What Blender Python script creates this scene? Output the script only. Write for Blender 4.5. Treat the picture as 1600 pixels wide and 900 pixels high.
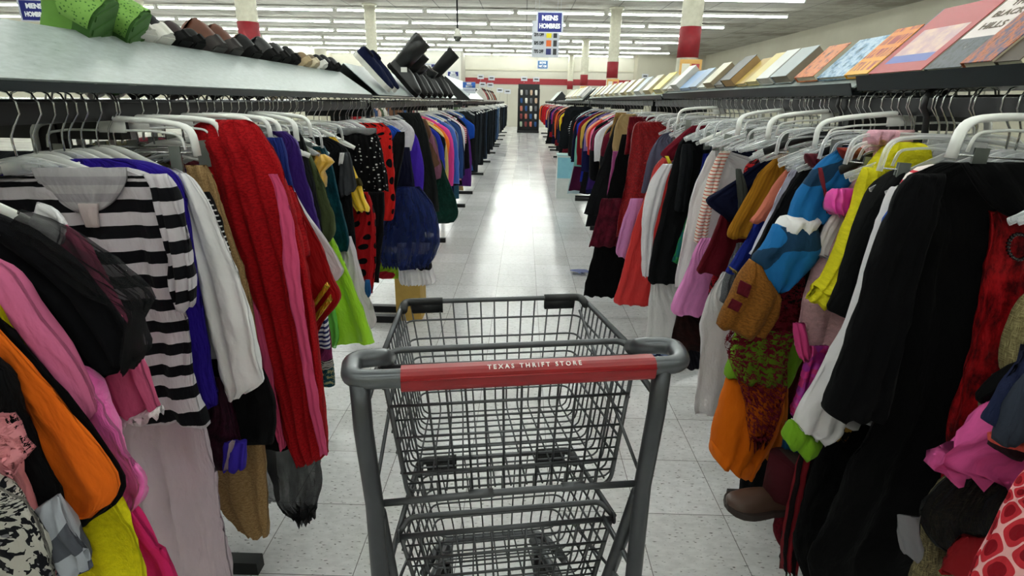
import bpy, bmesh, math, random
from mathutils import Vector, Matrix, noise
PI = math.pi
for o in list(bpy.data.objects): bpy.data.objects.remove(o)
SC = bpy.context.scene; COL = SC.collection
# ------------------------------------------------------------------ camera
FPX, PITCH, YAW, ROLL, EYE = 846.14, 0.3323, -0.016416, -0.018147, 1.36583
def cam_axes():
    cy, sy = math.cos(YAW), math.sin(YAW)
    f = Vector((sy*math.cos(PITCH), cy*math.cos(PITCH), -math.sin(PITCH)))
    r0 = Vector((cy, -sy, 0)); d0 = f.cross(r0)
    return math.cos(ROLL)*r0+math.sin(ROLL)*d0, -math.sin(ROLL)*r0+math.cos(ROLL)*d0, f
CR, CD, CF = cam_axes(); EYEP = Vector((0, 0, EYE))
cd = bpy.data.cameras.new('camera'); cam = bpy.data.objects.new('camera', cd); COL.objects.link(cam)
cd.sensor_width = 36; cd.lens = FPX*36/1600; cd.clip_start = .02; cd.clip_end = 200
m3 = Matrix((CR, -CD, -CF)).transposed().to_4x4(); m3.translation = EYEP; cam.matrix_world = m3
SC.camera = cam
def ray(u, v): return CR*((u-800)/FPX)+CD*((v-450)/FPX)+CF
def at(u, v, Y):
    d = ray(u, v); return EYEP+d*(Y/d.y)
def atx(u, v, X):
    d = ray(u, v); return EYEP+d*(X/d.x)
def atz(u, v, z):
    d = ray(u, v); return EYEP+d*((z-EYE)/d.z)
# ------------------------------------------------------------------ light and exposure
W = bpy.data.worlds.new('world'); SC.world = W; W.use_nodes = True
W.node_tree.nodes['Background'].inputs[0].default_value = (.95, .97, 1, 1)
W.node_tree.nodes['Background'].inputs[1].default_value = .06
vs = SC.view_settings; vs.view_transform = 'Standard'; vs.look = 'None'; vs.gamma = 1; vs.exposure = 1.2; vs.use_curve_mapping = False
TUBE = 16.0            # strength of the fluorescent tubes
# ------------------------------------------------------------------ material helpers
def lin(h):
    if isinstance(h, str):
        h = h.lstrip('#'); c = [int(h[i:i+2], 16)/255 for i in (0, 2, 4)]
    else: c = list(h)
    return tuple((x/12.92 if x <= .04045 else ((x+.055)/1.055)**2.4) for x in c)+(1,)
class NT:
    def __init__(s, name):
        s.m = bpy.data.materials.new(name); s.m.use_nodes = True; s.t = s.m.node_tree; s.b = s.t.nodes['Principled BSDF']; s.out = s.t.nodes['Material Output']
    def n(s, ty, **k):
        x = s.t.nodes.new(ty)
        for a, b in k.items(): setattr(x, a, b)
        return x
    def l(s, a, b): s.t.links.new(a, b)
    def val(s, i, v): s.b.inputs[i].default_value = v
    def math(s, op, a, b=None, c=None):
        x = s.n('ShaderNodeMath', operation=op)
        for i, q in enumerate((a, b, c)):
            if q is None: continue
            if isinstance(q, (int, float)): x.inputs[i].default_value = q
            else: s.l(q, x.inputs[i])
        return x.outputs[0]
    def uv(s, sc=(1, 1, 1), rot=0):
        t = s.n('ShaderNodeTexCoord'); mp = s.n('ShaderNodeMapping'); mp.inputs['Scale'].default_value = sc; mp.inputs['Rotation'].default_value = (0, 0, rot)
        s.l(t.outputs['UV'], mp.inputs[0]); return mp.outputs[0]
    def obj(s, sc=(1, 1, 1)):
        t = s.n('ShaderNodeTexCoord'); mp = s.n('ShaderNodeMapping'); mp.inputs['Scale'].default_value = sc
        s.l(t.outputs['Object'], mp.inputs[0]); return mp.outputs[0]
    def noise(s, vec, scale, det=3, rough=.5):
        x = s.n('ShaderNodeTexNoise'); x.inputs['Scale'].default_value = scale; x.inputs['Detail'].default_value = det; x.inputs['Roughness'].default_value = rough
        s.l(vec, x.inputs['Vector']); return x.outputs[0]
    def vor(s, vec, scale, feat='F1', rnd=1):
        x = s.n('ShaderNodeTexVoronoi', feature=feat); x.inputs['Scale'].default_value = scale; x.inputs['Randomness'].default_value = rnd
        s.l(vec, x.inputs['Vector']); return x
    def ramp(s, fac, stops, interp='LINEAR'):
        r = s.n('ShaderNodeValToRGB'); r.color_ramp.interpolation = interp
        while len(r.color_ramp.elements) < len(stops): r.color_ramp.elements.new(.5)
        for e, (p, c) in zip(r.color_ramp.elements, stops): e.position = p; e.color = c if len(c) == 4 else lin(c)
        s.l(fac, r.inputs[0]); return r.outputs[0]
    def mix(s, f, a, b, mode='MIX'):
        x = s.n('ShaderNodeMix', data_type='RGBA', blend_type=mode)
        for i, q in ((0, f), (6, a), (7, b)):
            if hasattr(q, 'node'): s.l(q, x.inputs[i])
            else: x.inputs[i].default_value = q
        return x.outputs[2]
    def bump(s, h, strength=.5, dist=.002, prev=None):
        b = s.n('ShaderNodeBump'); b.inputs['Strength'].default_value = strength; b.inputs['Distance'].default_value = dist; s.l(h, b.inputs['Height'])
        if prev: s.l(prev, b.inputs['Normal'])
        s.l(b.outputs[0], s.b.inputs['Normal']); return b.outputs[0]
    def base(s, c):
        if hasattr(c, 'node'): s.l(c, s.b.inputs['Base Color'])
        else: s.b.inputs['Base Color'].default_value = c
MC = {}
def cached(f):
    def g(*a, **k):
        key = (f.__name__, a, tuple(sorted(k.items())))
        if key not in MC: MC[key] = f(*a, **k)
        return MC[key]
    return g
@cached
def plain(c, rough=.5, metal=0., spec=.5, coat=0.):
    q = NT('paint'); q.val('Base Color', lin(c)); q.val('Roughness', rough); q.val('Metallic', metal); q.val('Specular IOR Level', spec); q.val('Coat Weight', coat)
    v = q.noise(q.obj(), 18, 4); q.base(q.mix(.10, lin(c), q.ramp(v, [(.3, '#000000'), (.7, '#ffffff')]), 'OVERLAY')); return q.m
@cached
def fabric(c, kind='plain', c2='#000000', p=.03, rough=.85, c3='#000000'):
    q = NT('fabric'); q.val('Roughness', rough); q.val('Specular IOR Level', .1); q.val('Sheen Weight', .01)
    uv = q.uv(); A, B = lin(c), lin(c2); sep = q.n('ShaderNodeSeparateXYZ'); q.l(uv, sep.inputs[0]); U, V = sep.outputs[0], sep.outputs[1]
    wr = q.noise(q.uv((14, 4, 1)), 1.0, 4, .55); fine = q.noise(q.uv((1, 1, 1)), 900, 1); col = None
    if kind == 'stripes': col = q.mix(q.math('GREATER_THAN', q.math('FRACT', q.math('DIVIDE', V, p)), .5), A, B)
    elif kind == 'thinstripes': col = q.mix(q.math('GREATER_THAN', q.math('FRACT', q.math('DIVIDE', V, p)), .72), A, B)
    elif kind == 'vstripes': col = q.mix(q.math('GREATER_THAN', q.math('FRACT', q.math('DIVIDE', U, p)), .5), A, B)
    elif kind == 'dots':
        d = q.vor(uv, 1/p, rnd=.55).outputs['Distance']; col = q.mix(q.math('LESS_THAN', d, .24), A, B)
    elif kind == 'bigdots':
        d = q.vor(uv, 1/p, rnd=.25).outputs['Distance']; col = q.mix(q.math('LESS_THAN', d, .28), A, B)
    elif kind == 'leopard':
        nz = q.n('ShaderNodeTexNoise'); nz.inputs['Scale'].default_value = 45; q.l(uv, nz.inputs['Vector'])
        wv = q.mix(.006, uv, nz.outputs['Color'], 'LINEAR_LIGHT')
        d = q.vor(wv, 1/p, rnd=.9).outputs['Distance']; n2 = q.noise(uv, 60, 2)
        ring = q.math('MULTIPLY', q.math('GREATER_THAN', d, .2), q.math('LESS_THAN', d, .62)); ring = q.math('MULTIPLY', ring, q.math('GREATER_THAN', n2, .47))
        col = q.mix(ring, q.mix(q.math('LESS_THAN', d, .2), A, lin(c3)), B)
    elif kind == 'ogee':
        s_ = q.math('ADD', q.math('COSINE', q.math('MULTIPLY', U, 2*PI/p)), q.math('COSINE', q.math('MULTIPLY', V, 2*PI/(p*1.25)))); s_ = q.math('ABSOLUTE', s_)
        col = q.mix(q.math('GREATER_THAN', s_, 1.25), q.mix(q.math('GREATER_THAN', s_, .28), A, B), lin(c3))
    elif kind == 'crushed':
        n_ = q.noise(q.uv((25, 12, 1)), 1.6, 6, .7); col = q.ramp(n_, [(.38, c2), (.62, c)])
    elif kind == 'heather':
        n_ = q.noise(q.uv((1, 1, 1)), 220, 3, .7); col = q.ramp(n_, [(.4, c2), (.6, c)])
    elif kind == 'burlap':
        w1 = q.noise(q.uv((60, 700, 1)), 1, 2); w2 = q.noise(q.uv((700, 60, 1)), 1, 2); col = q.ramp(q.math('MAXIMUM', w1, w2), [(.45, c2), (.68, c)])
    elif kind == 'brocade':
        d = q.noise(uv, 1/p, 2, .6); col = q.mix(q.math('GREATER_THAN', d, .53), A, B)
    elif kind == 'blotch':
        d = q.noise(uv, 1/p, 1, .3); col = q.mix(q.math('GREATER_THAN', d, .52), A, B)
    elif kind == 'ombre':
        col = q.ramp(q.math('MULTIPLY', V, 1/p), [(0, c), (.6, c2), (1, c3)])
    elif kind == 'letters':
        br = q.n('ShaderNodeTexBrick'); q.l(q.uv((1, 1, 1), PI/2), br.inputs['Vector']); br.inputs['Scale'].default_value = 1/p
        br.inputs['Color1'].default_value = B; br.inputs['Color2'].default_value = A; br.inputs['Mortar'].default_value = A; br.inputs['Mortar Size'].default_value = .06; col = br.outputs[0]
    else: col = A
    v = q.ramp(q.noise(q.uv((9, 3, 1)), 1.3, 3), [(.3, '#9a9a9a'), (.7, '#e6e6e6')])
    q.base(q.mix(.12, col, v, 'MULTIPLY'))
    b1 = q.bump(wr, .8, .03); b1 = q.bump(q.noise(q.uv((34, 13, 1)), 1, 4, .6), .6, .008, b1)
    if kind in ('plain', 'stripes', 'dots'): q.bump(fine, .15, .0006, b1)
    if kind == 'crushed': q.bump(q.noise(q.uv((25, 12, 1)), 1.6, 6, .7), .5, .008, b1); q.val('Sheen Weight', .5); q.b.inputs['Sheen Tint'].default_value = lin(c); q.val('Roughness', .5)
    return q.m
@cached
def fur(c, sc=55, amp=.01):
    q = NT('fleece'); q.val('Roughness', .95); q.val('Specular IOR Level', .1); q.val('Sheen Weight', .3); q.b.inputs['Sheen Tint'].default_value = lin(c)
    n1 = q.noise(q.uv((1, 1, 1)), sc, 5, .7); v = q.ramp(n1, [(.3, '#b0b0b0'), (.65, '#ffffff')])
    q.base(q.mix(.45, lin(c), v, 'MULTIPLY')); q.bump(n1, .9, amp); return q.m
@cached
def satin(c, rough=.32, amp=.025):
    q = NT('satin'); q.val('Roughness', rough); q.val('Specular IOR Level', .6); q.val('Sheen Weight', .2); q.val('Base Color', lin(c))
    q.bump(q.noise(q.uv((12, 3.5, 1)), 1.2, 5, .6), .8, amp); return q.m
@cached
def sequin(c, sc=160, rough=.22, c2=None):
    q = NT('sequin'); q.val('Metallic', .55); q.val('Roughness', rough); d = q.vor(q.uv(), sc)
    q.base(q.mix(.5, lin(c), q.mix(1.0, lin(c2 or c), d.outputs['Color'], 'MULTIPLY'))); q.bump(d.outputs['Distance'], .9, .004); return q.m
@cached
def sheer(c, alpha=.6, kind='tulle', rough=.8):
    q = NT('sheer'); q.val('Base Color', lin(c)); q.val('Roughness', rough); q.val('Specular IOR Level', .2)
    tr = q.n('ShaderNodeBsdfTransparent'); mx = q.n('ShaderNodeMixShader'); q.l(tr.outputs[0], mx.inputs[1]); q.l(q.b.outputs[0], mx.inputs[2]); q.l(mx.outputs[0], q.out.inputs[0])
    if kind == 'lace':
        d = q.noise(q.uv(), 70, 4, .8); f = q.math('GREATER_THAN', d, 1-alpha)
    else:
        d = q.noise(q.uv((40, 5, 1)), 1, 4, .6); f = q.math('MINIMUM', q.math('ADD', q.math('MULTIPLY', q.math('SUBTRACT', d, .5), 1.1), alpha), 1.0); f = q.math('MAXIMUM', f, .05)
    q.l(f, mx.inputs[0]); q.bump(q.noise(q.uv((14, 4, 1)), 1, 4), .7, .02); return q.m
@cached
def clear(tint='#ffffff', rough=.05, alpha=.18):
    q = NT('clear_plastic'); q.val('Base Color', lin(tint)); q.val('Roughness', rough); q.val('Specular IOR Level', .9)
    tr = q.n('ShaderNodeBsdfTransparent'); tr.inputs[0].default_value = (.93, .95, .96, 1); mx = q.n('ShaderNodeMixShader'); fr = q.n('ShaderNodeLayerWeight'); fr.inputs[0].default_value = .45
    f = q.math('MINIMUM', q.math('ADD', q.math('MULTIPLY', fr.outputs['Facing'], .7), alpha), 1.0); q.l(f, mx.inputs[0])
    q.l(tr.outputs[0], mx.inputs[1]); q.l(q.b.outputs[0], mx.inputs[2]); q.l(mx.outputs[0], q.out.inputs[0]); return q.m
CHROME = plain('#b8bab8', .22, 1.0); WHITEP = plain('#f2f3ef', .38); BLACKM = plain('#101214', .45, .3); DARKM = plain('#2c3234', .38, .5); GREYM = plain('#8d938f', .35, .8)
CLEARP = clear(); BLACKP = plain('#0b0b0d', .5)
# ------------------------------------------------------------------ object helpers
def link(name, me, mat, parent=None, loc=None):
    o = bpy.data.objects.new(name, me); COL.objects.link(o)
    if mat and not me.materials:
        for m_ in (mat if isinstance(mat, (list, tuple)) else [mat]): me.materials.append(m_)
    if parent: o.parent = parent
    if loc: o.location = loc
    return o
def tag(o, label, cat=None, group=None, kind=None):
    if label: o['label'] = label
    if cat: o['category'] = cat
    if group: o['group'] = group
    if kind: o['kind'] = kind
    return o
def thing(name, label, cat, loc=(0, 0, 0), rz=0, group=None):
    o = bpy.data.objects.new(name, None); COL.objects.link(o); o.empty_display_size = .1
    o.location = loc; o.rotation_euler = (0, 0, rz); return tag(o, label, cat, group)
class MB:
    def __init__(s): s.v = []; s.f = []; s.uv = []; s.mi = []
    def add(s, vs, fs, uvs=None, mi=0):
        b = len(s.v); s.v += [tuple(p) for p in vs]
        for f in fs: s.f.append([b+i for i in f]); s.mi.append(mi)
        s.uv += uvs if uvs else [(p[0]+p[1]*.7, p[2]+p[1]*.3) for p in vs]
        return s
    def box(s, a, b, mi=0, M=None):
        (x0, y0, z0), (x1, y1, z1) = a, b
        vs = [Vector(p) for p in ((x0, y0, z0), (x1, y0, z0), (x1, y1, z0), (x0, y1, z0), (x0, y0, z1), (x1, y0, z1), (x1, y1, z1), (x0, y1, z1))]
        if M: vs = [M @ p for p in vs]
        return s.add(vs, [(0, 3, 2, 1), (4, 5, 6, 7), (0, 1, 5, 4), (1, 2, 6, 5), (2, 3, 7, 6), (3, 0, 4, 7)], None, mi)
    def tube(s, pts, r, n=8, mi=0, ry=None, closed=False):
        pts = [Vector(p) for p in pts]; N = len(pts); vs = []; fs = []
        up = None
        for i, p in enumerate(pts):
            if closed: t = pts[(i+1) % N]-pts[i-1]
            else: t = pts[min(i+1, N-1)]-pts[max(i-1, 0)]
            t.normalize()
            if up is None: up = Vector((0, 0, 1)) if abs(t.z) < .9 else Vector((0, 1, 0))
            a = (up-t*up.dot(t)); a = a.normalized() if a.length > 1e-6 else t.orthogonal().normalized()
            b = t.cross(a); up = a; rr = r[i] if isinstance(r, (list, tuple)) else r; r2 = ry if ry else rr
            for k in range(n):
                th = 2*PI*k/n; vs.append(p+a*rr*math.cos(th)+b*r2*math.sin(th))
        for i in range(N if closed else N-1):
            j = (i+1) % N
            for k in range(n): fs.append((i*n+k, i*n+(k+1) % n, j*n+(k+1) % n, j*n+k))
        if not closed: fs.append(tuple(range(n))[::-1]); fs.append(tuple((N-1)*n+k for k in range(n)))
        return s.add(vs, fs, None, mi)
    def prism(s, poly, t0, t1, M=None, mi=0):
        n = len(poly); vs = [Vector((x, y, t0)) for x, y in poly]+[Vector((x, y, t1)) for x, y in poly]
        if M: vs = [M @ p for p in vs]
        fs = [tuple(range(n))[::-1], tuple(n+i for i in range(n))]+[(i, (i+1) % n, n+(i+1) % n, n+i) for i in range(n)]
        return s.add(vs, fs, [(p[0], p[1]) for p in poly]*2, mi)
    def mesh(s, name, smooth=True):
        me = bpy.data.meshes.new(name); me.from_pydata(s.v, [], s.f); uvl = me.uv_layers.new(name='UVMap')
        for l in me.loops: uvl.data[l.index].uv = s.uv[l.vertex_index]
        me.polygons.foreach_set('material_index', s.mi); me.polygons.foreach_set('use_smooth', [smooth]*len(me.polygons)); me.update(); return me
    def build(s, name, mat, parent=None, smooth=True, loc=None): return link(name, s.mesh(name, smooth), mat, parent, loc)
def arc(c, r, a0, a1, n, plane='xz'):
    o = []
    for i in range(n+1):
        a = a0+(a1-a0)*i/n; x, y = r*math.cos(a), r*math.sin(a)
        o.append({'xz': Vector((c[0]+x, c[1], c[2]+y)), 'xy': Vector((c[0]+x, c[1]+y, c[2])), 'yz': Vector((c[0], c[1]+x, c[2]+y))}[plane])
    return o
def crom(pts, m):
    P = [pts[0]]+list(pts)+[pts[-1]]; out = []
    for i in range(m):
        t = i/(m-1)*(len(pts)-1); k = min(int(t), len(pts)-2); f = t-k; p0, p1, p2, p3 = P[k], P[k+1], P[k+2], P[k+3]
        out.append(.5*((2*p1)+(p2-p0)*f+(2*p0-5*p1+4*p2-p3)*f*f+(3*p1-p0-3*p2+p3)*f**3))
    return out
def rrow(L, R): return (Vector(L), Vector(R))
# a hanging piece of cloth: a closed tube of flattened cross-sections between a left and a right edge, with folds
def cloth(mb, rows, dep=.025, folds=5, famp=.006, seed=0, n=48, step=.016, flare=0., wr=.005, hem=.006, mi=0, thin=.35):
    Ls = [r[0] for r in rows]; Rs = [r[1] for r in rows]
    ln = sum(((Ls[i+1]+Rs[i+1]-Ls[i]-Rs[i])*.5).length for i in range(len(rows)-1)); m = max(6, int(ln/step))
    L = crom(Ls, m); R = crom(Rs, m); vs = []; uvs = []; t_ = 0; am = sum((a-b).length for a, b in zip(L, R))/m/2; rnd = random.Random(seed); ph = rnd.random()*6
    prev = None
    for i in range(m):
        c = (L[i]+R[i])/2; h = (R[i]-L[i])/2; t = i/(m-1)
        if prev is not None: t_ += (c-prev).length
        prev = c; nrm = Vector((-h.y, h.x, 0)); nrm = nrm.normalized() if nrm.length > 1e-7 else Vector((0, 1, 0))
        d = dep*(thin+(1-thin)*min(1, t*4))*(1+flare*t)
        if t > .97 or t < .02: d *= .8
        for k in range(n):
            th = 2*PI*k/n; s_ = math.cos(th); q = math.sin(th); e = abs(q)**.7*(1 if q > 0 else -1)
            fo = famp*(.35+.9*t)*(math.sin(folds*s_*PI+ph+t*1.5)+.5*math.sin(folds*1.9*s_*PI+ph*2))*(1-s_*s_*.5)
            p = c+h*s_
            w = noise.noise(Vector((p.x*9+seed, p.y*3, p.z*5)))*wr*2+noise.noise(Vector((p.x*25+seed, p.y*3, p.z*14)))*wr*.6
            if n > 30 or step < .02:
                sx = p.x*15+seed*.37+p.z*(5 if seed % 2 else -4); r1 = 1-abs(noise.noise(Vector((sx, seed*.9, p.z*2.6))))*3.2; r2 = 1-abs(noise.noise(Vector((p.x*30+p.z*22, seed*1.3, p.z*17))))*3.0
                w += (max(0, r1)**2*.006+max(0, r2)**3*.0045-.003)*(wr/.005)**.5*(1 if q >= 0 or True else 0)
            p = p+nrm*(d*e+fo+(w if q <= 0 else -w))
            edge = h.normalized() if h.length > 1e-6 else Vector((1, 0, 0))
            p += edge*s_*noise.noise(Vector((seed*1.7, p.z*16, s_)))*wr*.9
            if i == m-1: p.z += hem*math.sin(s_*folds*3+ph)
            vs.append(p); uvs.append((th/PI*2*am, t_))
    fs = []
    for i in range(m-1):
        for k in range(n): fs.append((i*n+k, (i+1)*n+k, (i+1)*n+(k+1) % n, i*n+(k+1) % n))
    fs.append(tuple(range(n))); fs.append(tuple((m-1)*n+k for k in range(n))[::-1])
    mb.add(vs, fs, uvs, mi); return mb
def prow(rows, Y):
    out = []
    for r in rows:
        if len(r) == 3: out.append((at(r[1], r[0], Y), at(r[2], r[0], Y)))
        else: out.append((at(r[1], r[0], Y), at(r[3], r[2], Y)))
    return out
def rel(o, root): o.location = o.location-root.location
def settle(root):
    """move a world-built thing's origin to the base of its own meshes"""
    objs = [root] if root.type == 'MESH' else [c for c in root.children]+[g for c in root.children for g in c.children]
    objs = [o for o in objs if o.type == 'MESH']; lo = Vector((1e9,)*3); hi = -lo
    for o in objs:
        for v in o.data.vertices:
            for i in range(3): lo[i] = min(lo[i], v.co[i]); hi[i] = max(hi[i], v.co[i])
    c = Vector(((lo.x+hi.x)/2, (lo.y+hi.y)/2, lo.z)); done = set()
    for o in objs:
        if o.data.name not in done: o.data.transform(Matrix.Translation(-c)); done.add(o.data.name)
    root.location = c; return root
def text_mesh(s, size, ext=.001, bold=0.0):
    cu = bpy.data.curves.new('lettering', 'FONT'); cu.body = s; cu.size = size; cu.extrude = ext; cu.offset = bold; cu.align_x = 'CENTER'; cu.align_y = 'CENTER'; cu.resolution_u = 3
    o = bpy.data.objects.new('lettering', cu); COL.objects.link(o); bpy.context.view_layer.update()
    me = bpy.data.meshes.new_from_object(o.evaluated_get(bpy.context.evaluated_depsgraph_get())); bpy.data.objects.remove(o); return me
def basis(px, py, pz, loc): return Matrix(((px[0], py[0], pz[0], loc[0]), (px[1], py[1], pz[1], loc[1]), (px[2], py[2], pz[2], loc[2]), (0, 0, 0, 1)))
def text_on(s, size, M, mat, parent, sx=1., name='lettering', bold=0., ext=.001, label=None):
    me = text_mesh(s, size, ext, bold); me.transform(Matrix.Diagonal((sx, 1, 1, 1))); me.transform(M)
    me.materials.clear(); o = link(name, me, mat, parent)
    if label: o['label'] = label
    return o
# ================================================================== the room
CEIL, XR_, XL_, YB, YF = 3.79, 9.4, -17.5, 31.9, -5.0
def floor_mat():
    q = NT('vinyl_tile'); v = q.obj(); T = .3048; x0, y0 = -.1819, 1.2524
    sep = q.n('ShaderNodeSeparateXYZ'); q.l(v, sep.inputs[0])
    fx = q.math('FRACT', q.math('DIVIDE', q.math('SUBTRACT', sep.outputs[0], x0), T)); fy = q.math('FRACT', q.math('DIVIDE', q.math('SUBTRACT', sep.outputs[1], y0), T))
    ex = q.math('SUBTRACT', .5, q.math('ABSOLUTE', q.math('SUBTRACT', fx, .5))); ey = q.math('SUBTRACT', .5, q.math('ABSOLUTE', q.math('SUBTRACT', fy, .5)))
    seam = q.math('LESS_THAN', q.math('MINIMUM', ex, ey), .0045)
    ix = q.math('FLOOR', q.math('DIVIDE', q.math('SUBTRACT', sep.outputs[0], x0), T)); iy = q.math('FLOOR', q.math('DIVIDE', q.math('SUBTRACT', sep.outputs[1], y0), T))
    cb = q.n('ShaderNodeCombineXYZ'); q.l(ix, cb.inputs[0]); q.l(iy, cb.inputs[1]); wn = q.n('ShaderNodeTexWhiteNoise'); q.l(cb.outputs[0], wn.inputs[0])
    # short dark chips, stretched along x
    nz = q.noise(v, 12, 2); mp = q.n('ShaderNodeMapping'); mp.inputs['Scale'].default_value = (55, 170, 1); mp.inputs['Rotation'].default_value = (0, 0, .25); q.l(v, mp.inputs[0])
    n1 = q.noise(mp.outputs[0], 1, 1.5, .4); chips = q.ramp(n1, [(.652, '#000000'), (.73, '#ffffff')])
    mp2 = q.n('ShaderNodeMapping'); mp2.inputs['Scale'].default_value = (26, 60, 1); mp2.inputs['Location'].default_value = (7, 3, 0); q.l(v, mp2.inputs[0])
    n2 = q.noise(mp2.outputs[0], 1, 3, .6); soft = q.ramp(n2, [(.35, '#e2e2e4'), (.65, '#f4f4f6')])
    col = q.mix(chips, soft, lin('#6e6e6e')); dirt = q.ramp(q.noise(v, 1.1, 5, .65), [(.35, '#b9b9ba'), (.6, '#ffffff')])
    col = q.mix(.28, col, dirt, 'MULTIPLY'); tone = q.ramp(wn.outputs[0], [(0, '#e2e2e0'), (1, '#ffffff')]); col = q.mix(.6, col, tone, 'MULTIPLY')
    col = q.mix(seam, col, lin('#808080')); q.base(col); q.b.inputs['Specular IOR Level'].default_value = .4
    rg = q.ramp(q.noise(v, 2.3, 4), [(.3, '#606060'), (.7, '#888888')]); q.l(rg, q.b.inputs['Roughness']); q.bump(q.noise(v, 5, 3), .08, .01); return q.m
def ceiling_mat():
    q = NT('ceiling_tile'); v = q.obj(); sep = q.n('ShaderNodeSeparateXYZ'); q.l(v, sep.inputs[0])
    fx = q.math('FRACT', q.math('DIVIDE', sep.outputs[0], 1.22)); fy = q.math('FRACT', q.math('DIVIDE', sep.outputs[1], .61))
    ex = q.math('MULTIPLY', q.math('SUBTRACT', .5, q.math('ABSOLUTE', q.math('SUBTRACT', fx, .5))), 2); ey = q.math('SUBTRACT', .5, q.math('ABSOLUTE', q.math('SUBTRACT', fy, .5)))
    seam = q.math('LESS_THAN', q.math('MINIMUM', ex, ey), .022)
    st = q.ramp(q.noise(v, .9, 4, .6), [(.33, '#8c887b'), (.5, '#b3b1a6')]); sp = q.ramp(q.noise(v, 60, 3), [(.3, '#c8c8c8'), (.6, '#ffffff')])
    col = q.mix(.5, st, sp, 'MULTIPLY'); q.base(q.mix(seam, col, lin('#6c6b64'))); q.val('Roughness', .95); return q.m
def wall_mat(c, c2):
    q = NT('painted_wall'); q.base(q.ramp(q.noise(q.obj((1, 1, 1)), .8, 5, .6), [(.3, c), (.7, c2)])); q.val('Roughness', .8); q.bump(q.noise(q.obj((1, 1, 1)), 14, 3), .12, .01); return q.m
def struct(name, mb, mat): o = mb.build(name, mat, smooth=False); o['kind'] = 'structure'; return o
struct('floor', MB().box((XL_, YF, -.1), (XR_, YB, 0)), floor_mat())
struct('ceiling', MB().box((XL_, YF, CEIL), (XR_, YB, CEIL+.1)), ceiling_mat())
WM = wall_mat('#b9b5a3', '#c3c0ae'); RED = plain('#8a1420', .6); CREAM = wall_mat('#b9b6a8', '#c3c0b2')
struct('wall_right', MB().box((XR_, YF, 0), (XR_+.1, YB, CEIL)), WM)
struct('wall_left', MB().box((XL_-.1, YF, 0), (XL_, YB, CEIL)), WM)
struct('wall_behind', MB().box((XL_, YF-.1, 0), (XR_, YF, CEIL)), WM)
struct('wall_back', MB().box((XL_, YB, 0), (XR_, YB+.1, CEIL)), CREAM)
struct('wall_back_side', MB().box((5.9, YB-1.0, 0), (XR_, YB, CEIL)), WM)
struct('trim_1', MB().box((-11, YB-.03, 2.24), (5.9, YB, 2.55)), RED)
struct('trim_2', MB().box((-11, YB-.05, 2.95), (5.9, YB, 3.02)), WM)
struct('trim_3', MB().box((XR_-.02, 11.98, 0), (XR_, 12.02, CEIL)), plain('#a9a695', .8))
struct('wall_back_pier', MB().box((-5.6, YB-2.2, 0), (-3.3, YB, CEIL)), wall_mat('#b8b6ac', '#c2c0b6'))
struct('wall_left_far', MB().box((XL_, YB-2.6, 0), (-10.6, YB, CEIL)), WM)
# columns: cream posts with a red band, some with a framed notice under the band
COLM = plain('#c4c1ae', .6)
def column(x, y, where, notice=True):
    t = thing('column', where, 'column', (x, y, 0), 0)
    P = [Vector((0, 0, 0)), Vector((0, 0, CEIL))]
    MB().tube(P, .152, 28).build('post', COLM, t)
    MB().tube([(0, 0, 2.02), (0, 0, 2.44)], .156, 28).build('band', RED, t)['label'] = 'dark red painted band'
    MB().tube([(0, 0, CEIL-.05), (0, 0, CEIL-.001)], .2, 28).build('ceiling_collar', COLM, t)
    if notice:
        f = MB().box((-.15, -.19, 1.68), (.17, -.157, 1.99)).build('notice_frame', plain('#dfae62', .5), t, False); f['label'] = 'tan framed notice'
        MB().box((-.12, -.196, 1.76), (-.005, -.189, 1.93)).build('notice_sheet', plain('#e8e5d5', .6), f, False)
        MB().box((.02, -.196, 1.75), (.135, -.189, 1.93)).build('notice_sheet', plain('#b8494a', .6), f, False)
        MB().box((.035, -.199, 1.77), (.12, -.195, 1.87)).build('notice_sheet', plain('#ecd9d6', .6), f, False)
column(2.42, 8.85, 'cream round column with red band and framed notice, nearest above the book rack')
column(2.42, 16.3, 'cream column with red band, second in the row right of the aisle')
column(2.42, 24.0, 'cream column with red band, third in the row right of the aisle, above the book covers')
column(-4.28, 9.1, 'thick cream column with red band rising behind the brown boots', False)
column(-4.28, 16.3, 'cream column with red band behind the navy slip-on shoes', False)
column(-4.28, 24.2, 'cream column beyond the black boots, left of the blue stand signs', False)
column(-10.7, 16.3, 'cream column at the left behind the white-soled sneakers', False)
column(-10.7, 24.2, 'slim cream column seen between brown boots and black sneakers', False)
column(-4.28, 31.3, 'farthest slim cream column against the bright back wall at left', False)
column(2.42, 31.3, 'farthest slim cream column against the bright back wall right of the aisle', False)
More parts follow.
